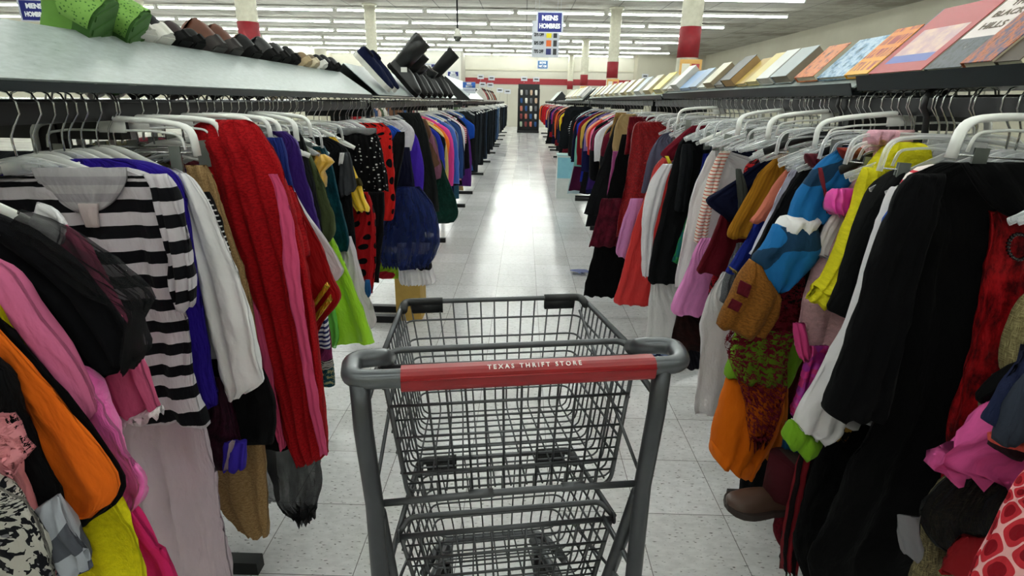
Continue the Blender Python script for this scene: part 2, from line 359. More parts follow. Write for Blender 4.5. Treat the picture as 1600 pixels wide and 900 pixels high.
# fluorescent fixtures
EM = bpy.data.materials.new('fluorescent_tube'); EM.use_nodes = True; _b = EM.node_tree.nodes['Principled BSDF']; _b.inputs['Emission Color'].default_value = (.94, 1, .96, 1); _b.inputs['Emission Strength'].default_value = TUBE; _b.inputs['Base Color'].default_value = (.9, .9, .9, 1)
HOUS = plain('#e4e4de', .5)
def fixture():
    t = thing('ceiling_light', 'white fluorescent strip light on the ceiling', 'ceiling light')
    MB().box((-1.2, -.055, .045), (1.2, .055, .10)).build('housing', HOUS, t, False)
    for s in (-1, 1): MB().box((s*1.2-.015, -.04, .0), (s*1.2+.015, .04, .06)).build('lamp_holder', HOUS, t, False)
    MB().tube([(-1.185, 0, .02), (1.185, 0, .02)], .019, 8).build('tube', EM, t)
    return t
def dup(root, loc, rz=None, label=None, group=None, name=None):
    r = root.copy(); COL.objects.link(r); r.location = loc
    if rz is not None: r.rotation_euler = (0, 0, rz)
    if name: r.name = name
    if label: r['label'] = label
    if group: r['group'] = group
    for ch in list(root.children):
        c = ch.copy(); COL.objects.link(c); c.parent = r
        for g in list(ch.children):
            d = g.copy(); COL.objects.link(d); d.parent = c
    return r
fx0 = fixture(); first = True; rows_y = [14.3+2.42*i for i in range(-7, 8)]
ordn = ['nearest', 'second', 'third', 'fourth', 'fifth', 'sixth', 'seventh', 'farthest']
for ri, y in enumerate(rows_y):
    far = y > 14; off = [0, .9, 1.6, .4, 1.2, .2, 1.5, .7][ri % 8]
    x = (7.2-off if far else 6.2) ; k = 0
    while x > (-16.5 if far else -7.5):
        lx = x-1.22
        if far:
            lab = 'bright strip light in the %s visible ceiling row, piece %s' % (ordn[ri-7] if ri-7 < 8 else 'farthest', ['first', 'second', 'third', 'fourth', 'fifth', 'sixth', 'seventh', 'eighth', 'ninth', 'tenth'][k] + ' from the right wall')
            grp = 'fluorescent strips in the %s visible row' % ordn[ri-7]
        else: lab = 'overhead strip light outside the frame, %s row toward the camera, %s from the right' % (['seventh', 'sixth', 'fifth', 'fourth', 'third', 'second', 'nearest'][ri], ['first', 'second', 'third', 'fourth', 'fifth', 'sixth', 'seventh'][k]); grp = 'strip lights above the camera'
        if first: fx0.location = (lx, y, CEIL-.10-.03); fx0['label'] = lab; fx0['group'] = grp; first = False
        else: dup(fx0, (lx, y, CEIL-.10-.03), None, lab, grp)
        x -= 2.52; k += 1
# ================================================================== racks
RX = .92                       # aisle-side rail of each rack
ZL, ZR = 1.352, 1.392          # rail tops left / right
def rack(side, y0, y1, zt, label, apex=True, panel=None, lipdir=1):
    s = side; t = thing('clothes_rack', label, 'clothes rack', (s*1.08, (y0+y1)/2, 0)); cx = s*1.08
    for xr in (RX, RX+.32):
        MB().box((s*xr-cx-.012, y0-(y0+y1)/2, zt-.042), (s*xr-cx+.012, y1-(y0+y1)/2, zt-.004)).build('rail', BLACKM, t, False)
        q = MB().tube([(s*xr-cx, y0-(y0+y1)/2, zt-.005), (s*xr-cx, y1-(y0+y1)/2, zt-.006)], .0075, 8).build('rail_cap', CHROME, t); q['label'] = 'bright chrome top edge of the rail'
    n = max(2, round((y1-y0)/2.4)+1); d = (y1-y0)/2
    for i in range(n):
        y = -d+.05+(2*d-.1)*i/(n-1)
        MB().box((-.025, y-.02, .05), (.025, y+.02, zt-.03)).build('upright', BLACKM, t, False)
        MB().box((-.31, y-.02, .0), (.31, y+.02, .045)).build('foot', BLACKM, t, False)
        MB().box((-.17, y-.015, zt-.085), (.17, y+.015, zt-.04)).build('cross_arm', BLACKM, t, False)
    return t
rack(-1, -.75, 3.28, ZL, 'black double rail clothes rack at left front carrying the white shoe display')
rack(-1, 3.36, 7.3, ZL, 'black clothes rack at left, second along the aisle, under the black boots')
rack(-1, 8.3, 17.5, ZL, 'black clothes rack far along the left side carrying dark trousers')
rack(-1, 18.2, 25.5, ZL, 'farthest black clothes rack on the left of the aisle')
rack(1, -.75, 4.0, ZR, 'black double rail clothes rack at right front carrying the book display')
rack(1, 4.08, 8.0, ZR, 'black clothes rack at right, second along the aisle, under pale books')
rack(1, 8.1, 16.5, ZR, 'black clothes rack at right, third along the aisle, with tent-shaped book top')
rack(1, 17.5, 25.5, ZR, 'farthest black clothes rack on the right of the aisle')
# slanted display tops
def alu():
    q = NT('brushed_sheet'); q.val('Specular IOR Level', .35); n = q.noise(q.obj((14, 14, 60)), 3, 4, .6); q.base(q.ramp(n, [(.3, '#9aa5a3'), (.7, '#b4bebd')]))
    q.l(q.ramp(n, [(.2, '#8c8c8c'), (.8, '#a8a8a8')]), q.b.inputs['Roughness']); q.bump(n, .12, .003); return q.m
ALU = alu(); TRAY = plain('#232b2e', .35, .6)
def ridge_top(side, y0, y1, xb, zb, xr, zr, label, lip=0., mat=None, ends=False, fascia=0.):
    s = side; t = thing('sloping_shelf', label, 'display shelf', (s*xr, (y0+y1)/2, zb-.02)); d = (y1-y0)/2; h = zr-zb; w = xr-xb
    M_ = mat or ALU
    for sg, nm in ((-1, 'near_panel'), (1, 'far_panel')):
        a = Vector((sg*s*w, 0, .02)); b = Vector((0, 0, .02+h)); nn = Vector((sg*s*h, 0, w)).normalized()*.004
        MB().add([a+Vector((0, -d, 0)), a+Vector((0, d, 0)), b+Vector((0, d, 0)), b+Vector((0, -d, 0)), a-nn+Vector((0, -d, 0)), a-nn+Vector((0, d, 0)), b-nn+Vector((0, d, 0)), b-nn+Vector((0, -d, 0))],
                 [(0, 1, 2, 3), (7, 6, 5, 4), (0, 4, 5, 1), (1, 5, 6, 2), (2, 6, 7, 3), (3, 7, 4, 0)]).build('slanted_panel', M_, t, False)
    if lip:
        for sg in (-1, 1):
            x = sg*s*w
            MB().add([Vector((x, -d, .0)), Vector((x, d, .0)), Vector((x+sg*s*.012, d, .02+lip)), Vector((x+sg*s*.012, -d, .02+lip)),
                      Vector((x-sg*s*.003, -d, .0)), Vector((x-sg*s*.003, d, .0)), Vector((x+sg*s*.009, d, .02+lip)), Vector((x+sg*s*.009, -d, .02+lip))],
                     [(0, 1, 2, 3), (7, 6, 5, 4), (0, 4, 5, 1), (1, 5, 6, 2), (2, 6, 7, 3), (3, 7, 4, 0)]).build('front_lip', TRAY, t, False)
    MB().box((-w, -d, 0), (w, d, .008)).build('tray', TRAY, t, False)
    if fascia: MB().box((-w-.002, -d, -fascia), (-w+.002, d, .016)).box((w-.002, -d, -fascia), (w+.002, d, .016)).build('tray_edge', TRAY, t, False)
    if ends:
        for yy in (-d+.002, d-.002):
            MB().add([Vector((-w, yy, .01)), Vector((w, yy, .01)), Vector((0, yy, .015+h))], [(0, 1, 2)]).build('end_panel', BLACKM, t, False)
    return t
ridge_top(-1, -.75, 3.22, .86, 1.388, 1.03, 1.502, 'white slanted metal display shelf on the left front rack, lined with shoes', fascia=.001)
ridge_top(-1, 3.38, 7.25, .86, 1.388, 1.06, 1.56, 'slanted display shelf under the black boots on the second left rack')
ridge_top(-1, 8.4, 11.2, .80, 1.385, 1.16, 1.70, 'bare white tent-shaped display top on the far left rack', ends=True)
ridge_top(-1, 13.0, 17.0, .84, 1.385, 1.10, 1.62, 'white slanted display top farther along the left rack', ends=True)
ridge_top(1, -.75, 1.53, .87, 1.427, .98, 1.530, 'dark lipped slanted book shelf at right front holding large paperbacks', lip=.016)
ridge_top(1, 1.55, 3.62, .87, 1.416, .985, 1.525, 'dark lipped slanted book shelf, second on the right, holding a row of books', lip=.010)
ridge_top(1, 3.66, 7.9, .87, 1.412, 1.0, 1.54, 'slanted shelf of pale books on the second right rack', lip=.006)
ridge_top(1, 8.75, 12.5, .87, 1.402, 1.06, 1.575, 'tent-shaped book shelf with dark open end, far right rack', ends=True)
ridge_top(1, 17.7, 20.0, .87, 1.402, 1.13, 1.68, 'tent-shaped shelf farthest along the right rack', ends=True)
# ================================================================== shopping cart
CART = thing('shopping_cart', 'grey two-basket shopping cart with red printed handle in the middle of the aisle', 'shopping cart', (.01, .79, 0), math.atan2(.156, .988))
STEEL = plain('#55575a', .33, .75); STEEL2 = plain('#4a4c4f', .36, .7); RUB = plain('#121416', .5); REDP = plain('#8e0e17', .34)
def bend(pts, r=.03, n=5, closed=False):
    P = [Vector(p) for p in pts]; out = []; N = len(P)
    for i, p in enumerate(P):
        if not closed and i in (0, N-1): out.append(p); continue
        a = (P[i-1]-p); b = (P[(i+1) % N]-p); rr = min(r, a.length*.45, b.length*.45); A = p+a.normalized()*rr; B = p+b.normalized()*rr
        for k in range(n+1):
            t = k/n; out.append((1-t)**2*A+2*t*(1-t)*p+t*t*B)
    return out
def cpart(name, mb, mat, parent=None, label=None, smooth=True):
    o = mb.build(name, mat, parent or CART, smooth)
    if label: o['label'] = label
    return o
HZ = .95
# handle: bar with rounded loop ends returning to the basket rim
hb = bend([(-.232, .135, HZ-.03), (-.236, .085, HZ-.004), (-.283, .07, HZ), (-.276, -.002, HZ), (0, -.004, HZ), (.272, -.002, HZ), (.287, .07, HZ), (.236, .085, HZ-.004), (.232, .135, HZ-.03)], .03, 6)
def tap(i, n): return .0148
cpart('handle_bar', MB().tube(hb, .0158, 14), plain('#5a5d60', .3, .6), label='grey tubular handle with looped ends')
hc = MB(); prof = [(.0205*math.cos(a)*1.02, .0215*math.sin(a)) for a in [PI*2*i/20 for i in range(20)]]
prof = [(max(-.0185, min(.0185, y)), max(-.0195, min(.0195, z))) for y, z in prof]
hc.prism([(y, z) for y, z in prof], -.197, .216, Matrix(((0, 0, 1, 0), (1, 0, 0, -.004), (0, 1, 0, HZ), (0, 0, 0, 1))))
hcov = cpart('handle_cover', hc, REDP, label='red plastic handle sleeve', smooth=False)
cpart('cover_ridge', MB().tube([(-.197, -.024, HZ+.006), (.216, -.024, HZ+.006)], .0016, 6), REDP, hcov)
nrm = Vector((0, -math.cos(math.radians(58)), math.sin(math.radians(58)))); upv = Vector((0, math.sin(math.radians(58)), math.cos(math.radians(58))))
text_on('T E X A S   T H R I F T   S T O R E', .0112, basis((1, 0, 0), upv, nrm, Vector((.014, -.004, HZ))+nrm*.0222), plain('#efe6e2', .5), hcov, .94, 'printed_name', .0002, .0004, 'white capital lettering')
# uprights and legs
for s in (-1, .895):
    cpart('upright', MB().tube([(s*.262, -.002, HZ-.005), (s*.262, .0, .86), (s*.255, .008, .70), (s*.255, .0, .45), (s*.262, -.01, .10)], .0158, 12), STEEL2)
    cpart('front_leg', MB().tube(bend([(s*.25, .012, .68), (s*.243, .09, .42), (s*.232, .17, .16), (s*.19, .32, .135), (s*.135, .48, .13)], .06, 6), .0135, 12), STEEL2)
    cpart('rim_bracket', MB().tube([(s*.262, .0, .885), (s*.25, .13, .9)], .006, 8), STEEL)
    cpart('stay', MB().tube([(s*.258, .01, .70), (s*.235, .2, .80), (s*.228, .42, .885)], .0035, 8), STEEL)
cb = cpart('cross_bar', MB().tube(bend([(-.255, .012, .70), (0, .02, .698), (.228, .012, .70)], .03), .0062, 8), STEEL)
for x in (-.07, .10): cpart('hinge_sleeve', MB().tube([(x-.022, .02, .698), (x+.022, .02, .698)], .0085, 8), STEEL, cb)
cpart('base_bar', MB().tube(bend([(-.20, .40, .125), (-.15, .51, .125), (.15, .51, .125), (.20, .40, .125)], .04), .012, 10), STEEL2)
cpart('rear_bar', MB().tube([(-.262, -.01, .13), (.235, -.01, .13)], .010, 10), STEEL2)
def basket(pre, y0, y1, wr, wf, zt, zb, y0b, y1b, wb0, wb1, nx, ny, nz, gate):
    """rim, wire walls and floor of a tapering wire basket"""
    rim = bend([(-wr, y0, zt), (-wf, y1, zt), (wf, y1, zt), (wr, y0, zt)], .018, 4)
    R = cpart(pre+'_rim', MB().tube(rim, .0062, 8), STEEL)
    m = MB(); wr_ = .0021
    for i in range(nx+1):         # longitudinal wires: down the front wall and back along the floor
        f = -1+2*(i+.5)/(nx+1); m.tube(bend([(f*wf, y1, zt), (f*wb1, y1b, zb), (f*wb0, y0b, zb)], .02, 3), wr_, 6)
    cpart(pre+'_wires', m, STEEL, R)
    m = MB()
    for i in range(ny):           # hoops: down one side, across the floor, up the other side
        f = (i+.4)/ny; y = y0+(y1-y0)*f; yb = y0b+(y1b-y0b)*f; w = wr+(wf-wr)*f; wb = wb0+(wb1-wb0)*f
        m.tube(bend([(-w, y, zt), (-wb, yb, zb-.003), (wb, yb, zb-.003), (w, y, zt)], .022, 3), wr_, 6)
    cpart(pre+'_hoops', m, STEEL, R)
    m = MB()
    for j in range(1, nz+1):      # horizontal rings
        f = j/(nz+1); z = zt+(zb-zt)*f; a = lambda p, q: p+(q-p)*f
        m.tube(bend([(-a(wr, wb0), a(y0, y0b), z), (-a(wf, wb1), a(y1, y1b), z), (a(wf, wb1), a(y1, y1b), z), (a(wr, wb0), a(y0, y0b), z)], .025, 4), wr_*1.25, 6)
    cpart(pre+'_rings', m, STEEL, R)
    # swing gate at the shopper's end
    G = MB(); yt, yb = y0-.004, y0b-.012
    P = lambda x, f: Vector((x*(1+(wb0/wr-1)*f), yt+(yb-yt)*f, zt+(zb-zt)*f))
    fr = cpart(pre+'_gate', MB().tube(bend([P(-wr*.97, -.02), P(-wr*.97, 1.03), P(wr*.97, 1.03), P(wr*.97, -.02)], .03, 5), .0046, 8), STEEL, None, 'swinging rear wire gate')
    m = MB()
    for i in range(gate):
        x = wr*.97*(-1+2*(i+1)/(gate+1)); m.tube([P(x, 0), P(x, 1.0)], .0026, 6)
        if i % 2 == 0 and i < gate-1:   # U-shaped loops at the foot of the gate
            x2 = x+wr*.97*2/(gate+1)*.9; m.tube(bend([P(x, .9), P(x, 1.0)+Vector((0, -.004, -.004)), P(x2, 1.0)+Vector((0, -.004, -.004)), P(x2, .9)], .02, 5), .003, 6)
    for f in (.28, .52, .80): m.tube([P(-wr*.97, f)+Vector((0, -.004, 0)), P(wr*.97, f)+Vector((0, -.004, 0))], .0034 if f != .52 else .0026, 6)
    for f in (.14, .4, .64, .72, .9): m.tube([P(-wr*.97, f)+Vector((0, .003, 0)), P(wr*.97, f)+Vector((0, .003, 0))], .0021, 6)
    cpart(pre+'_gate_wires', m, STEEL, fr)
    tb = cpart(pre+'_hinge_bar', MB().tube([(-wr, y0-.006, zt), (wr, y0-.006, zt)], .0058, 8), STEEL)
    cpart(pre+'_flap_bar', MB().tube(bend([(-wr*.985, y0, zt+.002), (-wr*.90, y0+.028, zt+.018), (wr*.90, y0+.028, zt+.018), (wr*.985, y0, zt+.002)], .03, 5), .0062, 8), STEEL)
    for s in (-1, 1):
        cpart(pre+'_clip', MB().tube(arc((s*wr*.985, y0-.004, zt), .011, 0, 2*PI, 12, 'yz')[:-1], .0028, 6, closed=True), STEEL2)
        c = MB(); g = .013
        c.tube(bend([(s*wf*.985+.0, y1-.055, zt), (s*wf*.985, y1, zt), (s*(wf-.095), y1, zt)], .02, 5), .0095, 10)
        c.box((min(s*(wf-.095), s*(wf-.02)), y1-.006, zt-.028), (max(s*(wf-.095), s*(wf-.02)), y1+.006, zt))
        cpart(pre+'_corner_bumper', c, RUB, R, 'black plastic corner bumper')
basket('upper_basket', .14, .475, .249, .222, .90, .625, .125, .43, .212, .18, 12, 13, 5, 12)
basket('lower_basket', .15, .395, .236, .198, .50, .30, .14, .36, .19, .15, 11, 9, 4, 11)
for s in (-1, .895):
    cpart('basket_arm', MB().tube([(s*.255, .005, .50), (s*.236, .15, .50)], .006, 8), STEEL)
    cpart('basket_stay', MB().tube([(s*.25, .02, .44), (s*.2, .36, .33)], .0035, 8), STEEL)
def caster(x, y, front=True):
    w = MB().tube([(x-.014, y, .055), (x+.014, y, .055)], .055, 24); wh = cpart('wheel', w, RUB, None, 'black rubber wheel')
    cpart('hub', MB().tube([(x-.017, y, .055), (x+.017, y, .055)], .022, 14), STEEL, wh)
    f = MB()
    for s in (-1, 1): f.box((x+s*.02-.002, y-.018, .045), (x+s*.02+.002, y+.018, .125))
    f.box((x-.024, y-.03, .12), (x+.024, y+.03, .126)); cpart('fork', f, STEEL2, None, None, False)
for x, y in ((-.14, .46), (.14, .46), (-.262, -.01), (.235, -.01)): caster(x, y)
# ================================================================== garments hung near the camera
GARMENTS = []      # (side, Y, short name, hanger kind, top z, object)
def garment(side, Y, name, short, cat, parts, hang='white', label=None, group=None):
    root = None if len(parts) == 1 else thing(name, label or short, cat)
    zt = -9; kids = []
    for i, pt in enumerate(parts):
        pn, mat, rows = pt[:3]; op = dict(pt[3]) if len(pt) > 3 else {}
        dY = op.pop('dy', 0); reach = op.pop('reach', i == 0); lab = op.pop('lab', None); par = op.pop('of', None)
        R = prow(rows, Y+dY)
        if reach:
            RR = []
            for k, (a, b) in enumerate(R):
                if k >= 2:
                    if side > 0 and b.x < 1.08: b = Vector((1.08, b.y, b.z+(b.z-a.z)*0))
                    if side < 0 and a.x > -1.08: a = Vector((-1.08, a.y, a.z))
                RR.append((a, b))
            R = RR
        zt = max(zt, R[0][0].z, R[0][1].z)
        wid = max((b-a).length for a, b in R)
        op.setdefault('dep', .022 if wid > .15 else .018); op.setdefault('seed', int(abs(Y)*1000)+i*7); op.setdefault('folds', max(2, int(wid/.06))); op.setdefault('n', 72 if wid > .2 else 40)
        p_ = kids[par] if par is not None else root
        o = cloth(MB(), R, **op).build(pn if root else name, mat, p_); kids.append(o)
        if lab: o['label'] = lab
    if root is None: root = kids[0]; tag(root, label or short, cat, group)
    settle(root); GARMENTS.append((side, Y, short, hang, zt, root)); return root
L_, R_ = -1, 1
PINKV = fabric('#c2567a', rough=.8); BLK = fabric('#0c0c0e'); WHT = fabric('#e4e2e4'); 
# ---- left rack, nearest first
garment(L_, .56, 'leopard_skirt', 'black and grey leopard print skirt', 'skirt', [('skirt', fabric('#b9b6ae', 'leopard', '#15151a', .022, c3='#77757a'), [(735, -90, -20), (765, -90, 14), (800, -90, 48), (850, -90, 72), (900, -90, 80), (970, -90, 86)])], 'clip', 'black and grey leopard print skirt at the lower left corner')
garment(L_, .585, 'salmon_dress', 'salmon pink gauze dress', 'dress', [('body', fabric('#d98a90'), [(640, -90, -30), (690, -90, 14), (740, -60, 34), (800, -40, 60), (850, -20, 78), (900, 0, 92), (970, 20, 108)], dict(folds=9, famp=.009)),
    ('frayed_cuff', sheer('#e08f98', .5, 'lace'), [(655, -60, 5), (672, -60, 18), (700, -60, 36), (712, -60, 42), (730, -60, 18)], dict(dy=-.015, dep=.01, hem=.02, reach=False, folds=4, wr=.02))], label='salmon pink gauze dress with frayed sleeve cuff, beside the leopard skirt')
garment(L_, .61, 'black_dress', 'black dress with denim print cuff', 'dress', [('body', BLK, [(560, -90, -10), (600, -90, 22), (670, -90, 50), (740, -60, 80), (790, -40, 97), (850, -40, 100), (970, -40, 100)]),
    ('cuff', fabric('#a9aeb8', 'blotch', '#53565f', .09), [(800, 47, 772, 93), (840, 62, 820, 112), (875, 84, 862, 134), (897, 104, 886, 140)], dict(dy=-.02, folds=2, lab='pale grey denim print cuff'))], label='black dress with pale denim print cuff hanging left of the orange bib')
_or = [(640, -60, 470, -40), (632, -10, 515, 0), (645, 24, 560, 40), (680, 50, 605, 78), (720, 72, 655, 121), (762, 86, 700, 160), (792, 98, 748, 188), (806, 106, 783, 177), (812, 118, 803, 143)]
garment(L_, .635, 'costume_bib', 'orange felt costume bib with black trim', 'costume', [('bib', fabric('#f0701c', rough=.95), _or, dict(dep=.006, folds=1, famp=.003, wr=.003, reach=False)),
    ('trim', fabric('#0d0d0f'), [(a+1, b, c-8, d+8) for a, b, c, d in _or[:5]]+[(a+3, b-2, c+2, d+7) for a, b, c, d in _or[5:8]]+[(815, 112, 811, 148)], dict(dy=.016, dep=.006, folds=1, famp=.003, wr=.003, reach=False, lab='black edging band'))], label='large orange felt costume bib with thick black edging')
garment(L_, .665, 'yellow_costume', 'bright yellow fleece costume', 'costume', [('body', fur('#efe21c', 90, .006), [(455, -90, -30), (485, -90, 2), (530, -60, 32), (575, -60, 62), (640, -60, 98), (700, -40, 136), (760, -20, 176), (800, 0, 198), (850, 20, 220), (900, 40, 233), (970, 60, 248)])], 'clear', 'bright yellow fleece costume showing above and below the orange bib')
garment(L_, .70, 'pink_gown', 'pink jersey gown with ruffled skirt', 'dress', [('ruffle', satin('#e45aa8', .5), [(560, -60, 100), (590, 0, 143), (640, 40, 178), (700, 80, 203), (750, 100, 226), (782, 120, 222), (800, 130, 200)], dict(folds=9, famp=.01, wr=.012)),
    ('sleeve', fabric('#d06a93'), [(450, -90, 380, -40), (480, -70, 404, -4), (505, -30, 425, 26), (560, 10, 482, 62), (620, 60, 540, 104), (650, 90, 597, 137), (664, 108, 642, 150)], dict(dy=-.02, folds=2, wr=.004)),
    ('skirt', fabric('#d92a6c'), [(775, 100, 195), (800, 110, 216), (850, 130, 246), (900, 140, 275), (970, 150, 300)], dict(dy=.02, folds=4, lab='deep magenta skirt'))], label='pink jersey gown with gathered ruffle and magenta skirt beside the yellow fleece')
garment(L_, .745, 'tulle_cape', 'black tulle cape', 'costume', [('cape', fabric('#0e0e11', rough=.95), [(400, -90, 325, -40), (430, -60, 345, 10), (455, -20, 362, 45), (490, 30, 392, 90), (530, 66, 430, 134), (572, 96, 490, 176), (592, 118, 540, 204), (590, 150, 563, 214)], dict(folds=4, famp=.01, reach=False)),
    ('tulle', sheer('#17171a', .62), [(380, 0, 330, 30), (410, 50, 348, 90), (440, 100, 385, 155), (470, 150, 425, 202), (490, 190, 462, 241), (520, 195, 500, 225), (560, 190, 540, 236), (580, 200, 562, 214)], dict(dy=-.012, dep=.008, folds=5, famp=.008, reach=False, lab='sheer black tulle layer'))], 'white', 'black tulle cape with sheer overlay spread in front of the striped shirt')
garment(L_, .80, 'velvet_dress', 'dusty pink velvet dress', 'dress', [('sleeve', PINKV, [(400, 40, 345, 92), (430, 80, 372, 130), (480, 118, 430, 162), (540, 145, 500, 195), (600, 165, 562, 223), (650, 189, 637, 249)], dict(folds=2, wr=.004, reach=False)),
    ('lace_cuff', fabric('#ece6e6', 'brocade', '#cfc7c7', .01), [(648, 188, 635, 250), (658, 191, 645, 252)], dict(dy=-.004, dep=.02, folds=6, famp=.004, hem=.012, reach=False, lab='white lace cuff')),
    ('collar', WHT, [(392, 34, 316, 58), (402, 60, 326, 84), (410, 84, 350, 103)], dict(dy=-.015, dep=.012, reach=False, lab='white peter pan collar'))], label='dusty pink velvet dress with white collar and lace cuff behind the black tulle')
STR = fabric('#cbc6cc', 'stripes', '#121216', .0485)
garment(L_, .98, 'striped_shirt', 'black and white striped long shirt', 'shirt', [('body', STR, [(262, 58, 200), (272, 36, 236), (290, 27, 256), (330, 28, 268), (400, 40, 276), (480, 70, 288), (560, 90, 300), (610, 110, 306), (640, 130, 662, 325)], dict(folds=5, famp=.007, n=96)),
    ('sleeve', STR, [(272, 222, 262), (300, 240, 276), (350, 254, 290), (400, 264, 298), (440, 270, 303), (480, 276, 302)], dict(dy=-.015, folds=2)),
    ('neck_facing', fabric('#b4b1b5', 'stripes', '#9d9a9f', .03), [(262, 48, 199), (285, 58, 198), (305, 80, 188), (318, 100, 175), (332, 122, 156)], dict(dy=-.019, dep=.006, folds=1, famp=.001, wr=.002, hem=0, lab='grey inside of the wide neckline')),
    ('care_tag', fabric('#c9bcbc'), [(318, 122, 153), (338, 127, 153), (355, 134, 155)], dict(dy=-.03, dep=.003, folds=1, famp=0, wr=.001, hem=0, reach=False))], 'clear', 'black and white striped long shirt facing the camera on a clear hanger')
garment(L_, 1.03, 'nightgown', 'pale lilac nightgown', 'nightgown', [('nightgown', fabric('#c6b6c0'), [(560, 90, 285), (620, 110, 305), (680, 130, 322), (740, 150, 336), (820, 180, 347), (900, 200, 363), (970, 215, 378)], dict(folds=6, famp=.012))], 'none', 'long pale lilac nightgown below the striped shirt')
garment(L_, 1.07, 'purple_shirt', 'royal purple shirt', 'shirt', [('body', fabric('#2b1a8c'), [(248, 95, 195), (258, 80, 245), (278, 60, 278), (330, 60, 293), (420, 60, 306), (520, 60, 322), (600, 60, 336), (636, 80, 340)])], 'white', 'royal purple shirt showing behind the striped shirt neck')
garment(L_, 1.12, 'white_tunic', 'white long sleeve tunic', 'shirt', [('body', fabric('#b9b8bd'), [(262, 150, 268), (275, 140, 290), (320, 130, 302), (400, 130, 326), (500, 130, 345), (560, 130, 350)]),
    ('sleeve', fabric('#e9e7e8'), [(270, 272, 288), (285, 276, 305), (320, 284, 328), (380, 298, 352), (450, 313, 381), (520, 332, 399), (575, 344, 409), (602, 352, 596, 412), (624, 360, 611, 386)], dict(dy=-.02, folds=2, famp=.008, reach=False, n=48))], 'white', 'white long sleeve tunic beside the royal purple shirt')
garment(L_, 1.15, 'ribbon_dress', 'dark plum dress with ribbon ties', 'dress', [('body', fabric('#3b1628', 'crushed', '#1c0a14'), [(590, 280, 345), (640, 290, 362), (700, 300, 376), (730, 310, 378)]),
    ('hem_band', fabric('#3a2aa5'), [(690, 350, 384), (730, 352, 384)], dict(dy=-.02, reach=False, lab='violet lining hem')),
    ('ribbon', fabric('#a894a0'), [(690, 360, 366), (710, 355, 361), (732, 350, 357)], dict(dy=-.04, dep=.002, folds=1, famp=0, reach=False))], 'none', 'dark plum dress with violet hem and trailing ribbons, low behind the tunic')
garment(L_, 1.19, 'black_jumper', 'black jumper with white dotted edge', 'jumper', [('body', BLK, [(300, 250, 325), (350, 260, 345), (420, 260, 358), (500, 270, 372), (600, 280, 420), (650, 290, 430), (690, 300, 426)]),
    ('dotted_edge', fabric('#1a1a1e', 'thinstripes', '#e8e8e8', .012), [(305, 312, 326), (350, 330, 347), (390, 342, 358), (430, 352, 364)], dict(dy=-.02, dep=.008, reach=False, lab='white dotted edging'))], label='black jumper with white dotted edging between tunic and tan coat')
garment(L_, 1.24, 'tan_coat', 'tan suede coat', 'coat', [('body', fabric('#a98a60', 'heather', '#8a6c46'), [(258, 290, 322), (280, 296, 334), (340, 310, 352), (420, 320, 380), (500, 330, 398), (600, 330, 408), (700, 330, 414), (780, 340, 419), (834, 388, 420)], dict(reach=False)),
    ('lower_panel', fabric('#9c8058', 'heather', '#7f6440'), [(700, 300, 372), (760, 325, 378), (800, 355, 392), (822, 372, 396)], dict(dy=.03, reach=False))], 'white', 'long tan suede coat just left of the red robe')
REDR = fabric('#b5161c', 'heather', '#8c0d14')
garment(L_, 1.37, 'hooded_robe', 'long red hooded robe', 'robe', [('body', REDR, [(187, 328, 385), (196, 306, 402), (215, 308, 416), (250, 322, 436), (300, 335, 452), (360, 350, 468), (430, 372, 484), (520, 400, 496), (600, 425, 505), (670, 444, 511), (724, 466, 706, 513)], dict(folds=4, famp=.009, reach=False, n=96, dep=.035)),
    ('front_band', fabric('#d9527c'), [(272, 420, 433), (300, 431, 446), (360, 440, 460), (450, 452, 470), (550, 469, 485), (640, 486, 500), (709, 500, 512)], dict(dy=-.052, dep=.01, folds=1, famp=.002, reach=False, lab='pink lining band along the opening')),
    ('front_band', fabric('#c94a72'), [(462, 386, 392), (500, 396, 407), (570, 411, 424), (640, 424, 435), (700, 438, 446)], dict(dy=-.045, dep=.01, folds=1, famp=.002, reach=False, lab='pink lining band on the inner side')),
    ('sleeve', REDR, [(290, 444, 455), (320, 450, 465), (360, 460, 476), (400, 466, 482)], dict(dy=.04, folds=2, reach=False))], 'white', 'long red hooded robe with pink lining, the tallest garment at left')
garment(L_, 1.42, 'sequin_shawl', 'black sequined tulle dress', 'dress', [('body', fabric('#0f0f12'), [(420, 340, 420), (480, 350, 440), (560, 360, 480), (640, 380, 488), (700, 395, 492)]),
    ('tulle_hem', sheer('#131316', .72), [(670, 400, 495), (720, 420, 500), (770, 432, 499), (795, 440, 492), (812, 466, 802, 490)], dict(dy=-.02, folds=5, famp=.014, hem=.035, wr=.012, reach=False, lab='sheer black tulle hem')),
    ('petticoat', sheer('#77777a', .5), [(690, 380, 428), (740, 385, 432), (782, 392, 436)], dict(dy=.03, folds=4, reach=False))], label='black sequined dress with ragged tulle hem below the red robe')
garment(L_, 1.50, 'velvet_jacket', 'dark red velvet jacket with gold trim', 'jacket', [('body', fabric('#9a0f12', rough=.6), [(300, 380, 462), (330, 385, 474), (380, 400, 500), (430, 420, 519), (458, 430, 532), (475, 440, 528), (500, 450, 508), (530, 455, 492)], dict(folds=3)),
    ('gold_trim', sequin('#d9a92a', 120), [(487, 480, 440, 511), (492, 484, 447, 516)], dict(dy=-.03, dep=.006, folds=1, famp=.001, reach=False, hem=0, lab='gold braid')),
    ('gold_trim', sequin('#d9a92a', 120), [(504, 482, 459, 517), (516, 484, 470, 519)], dict(dy=-.03, dep=.008, folds=1, famp=.001, reach=False, hem=0, lab='wide gold braid'))], 'white', 'dark red velvet jacket with gold braid on the sleeve, behind the red robe')
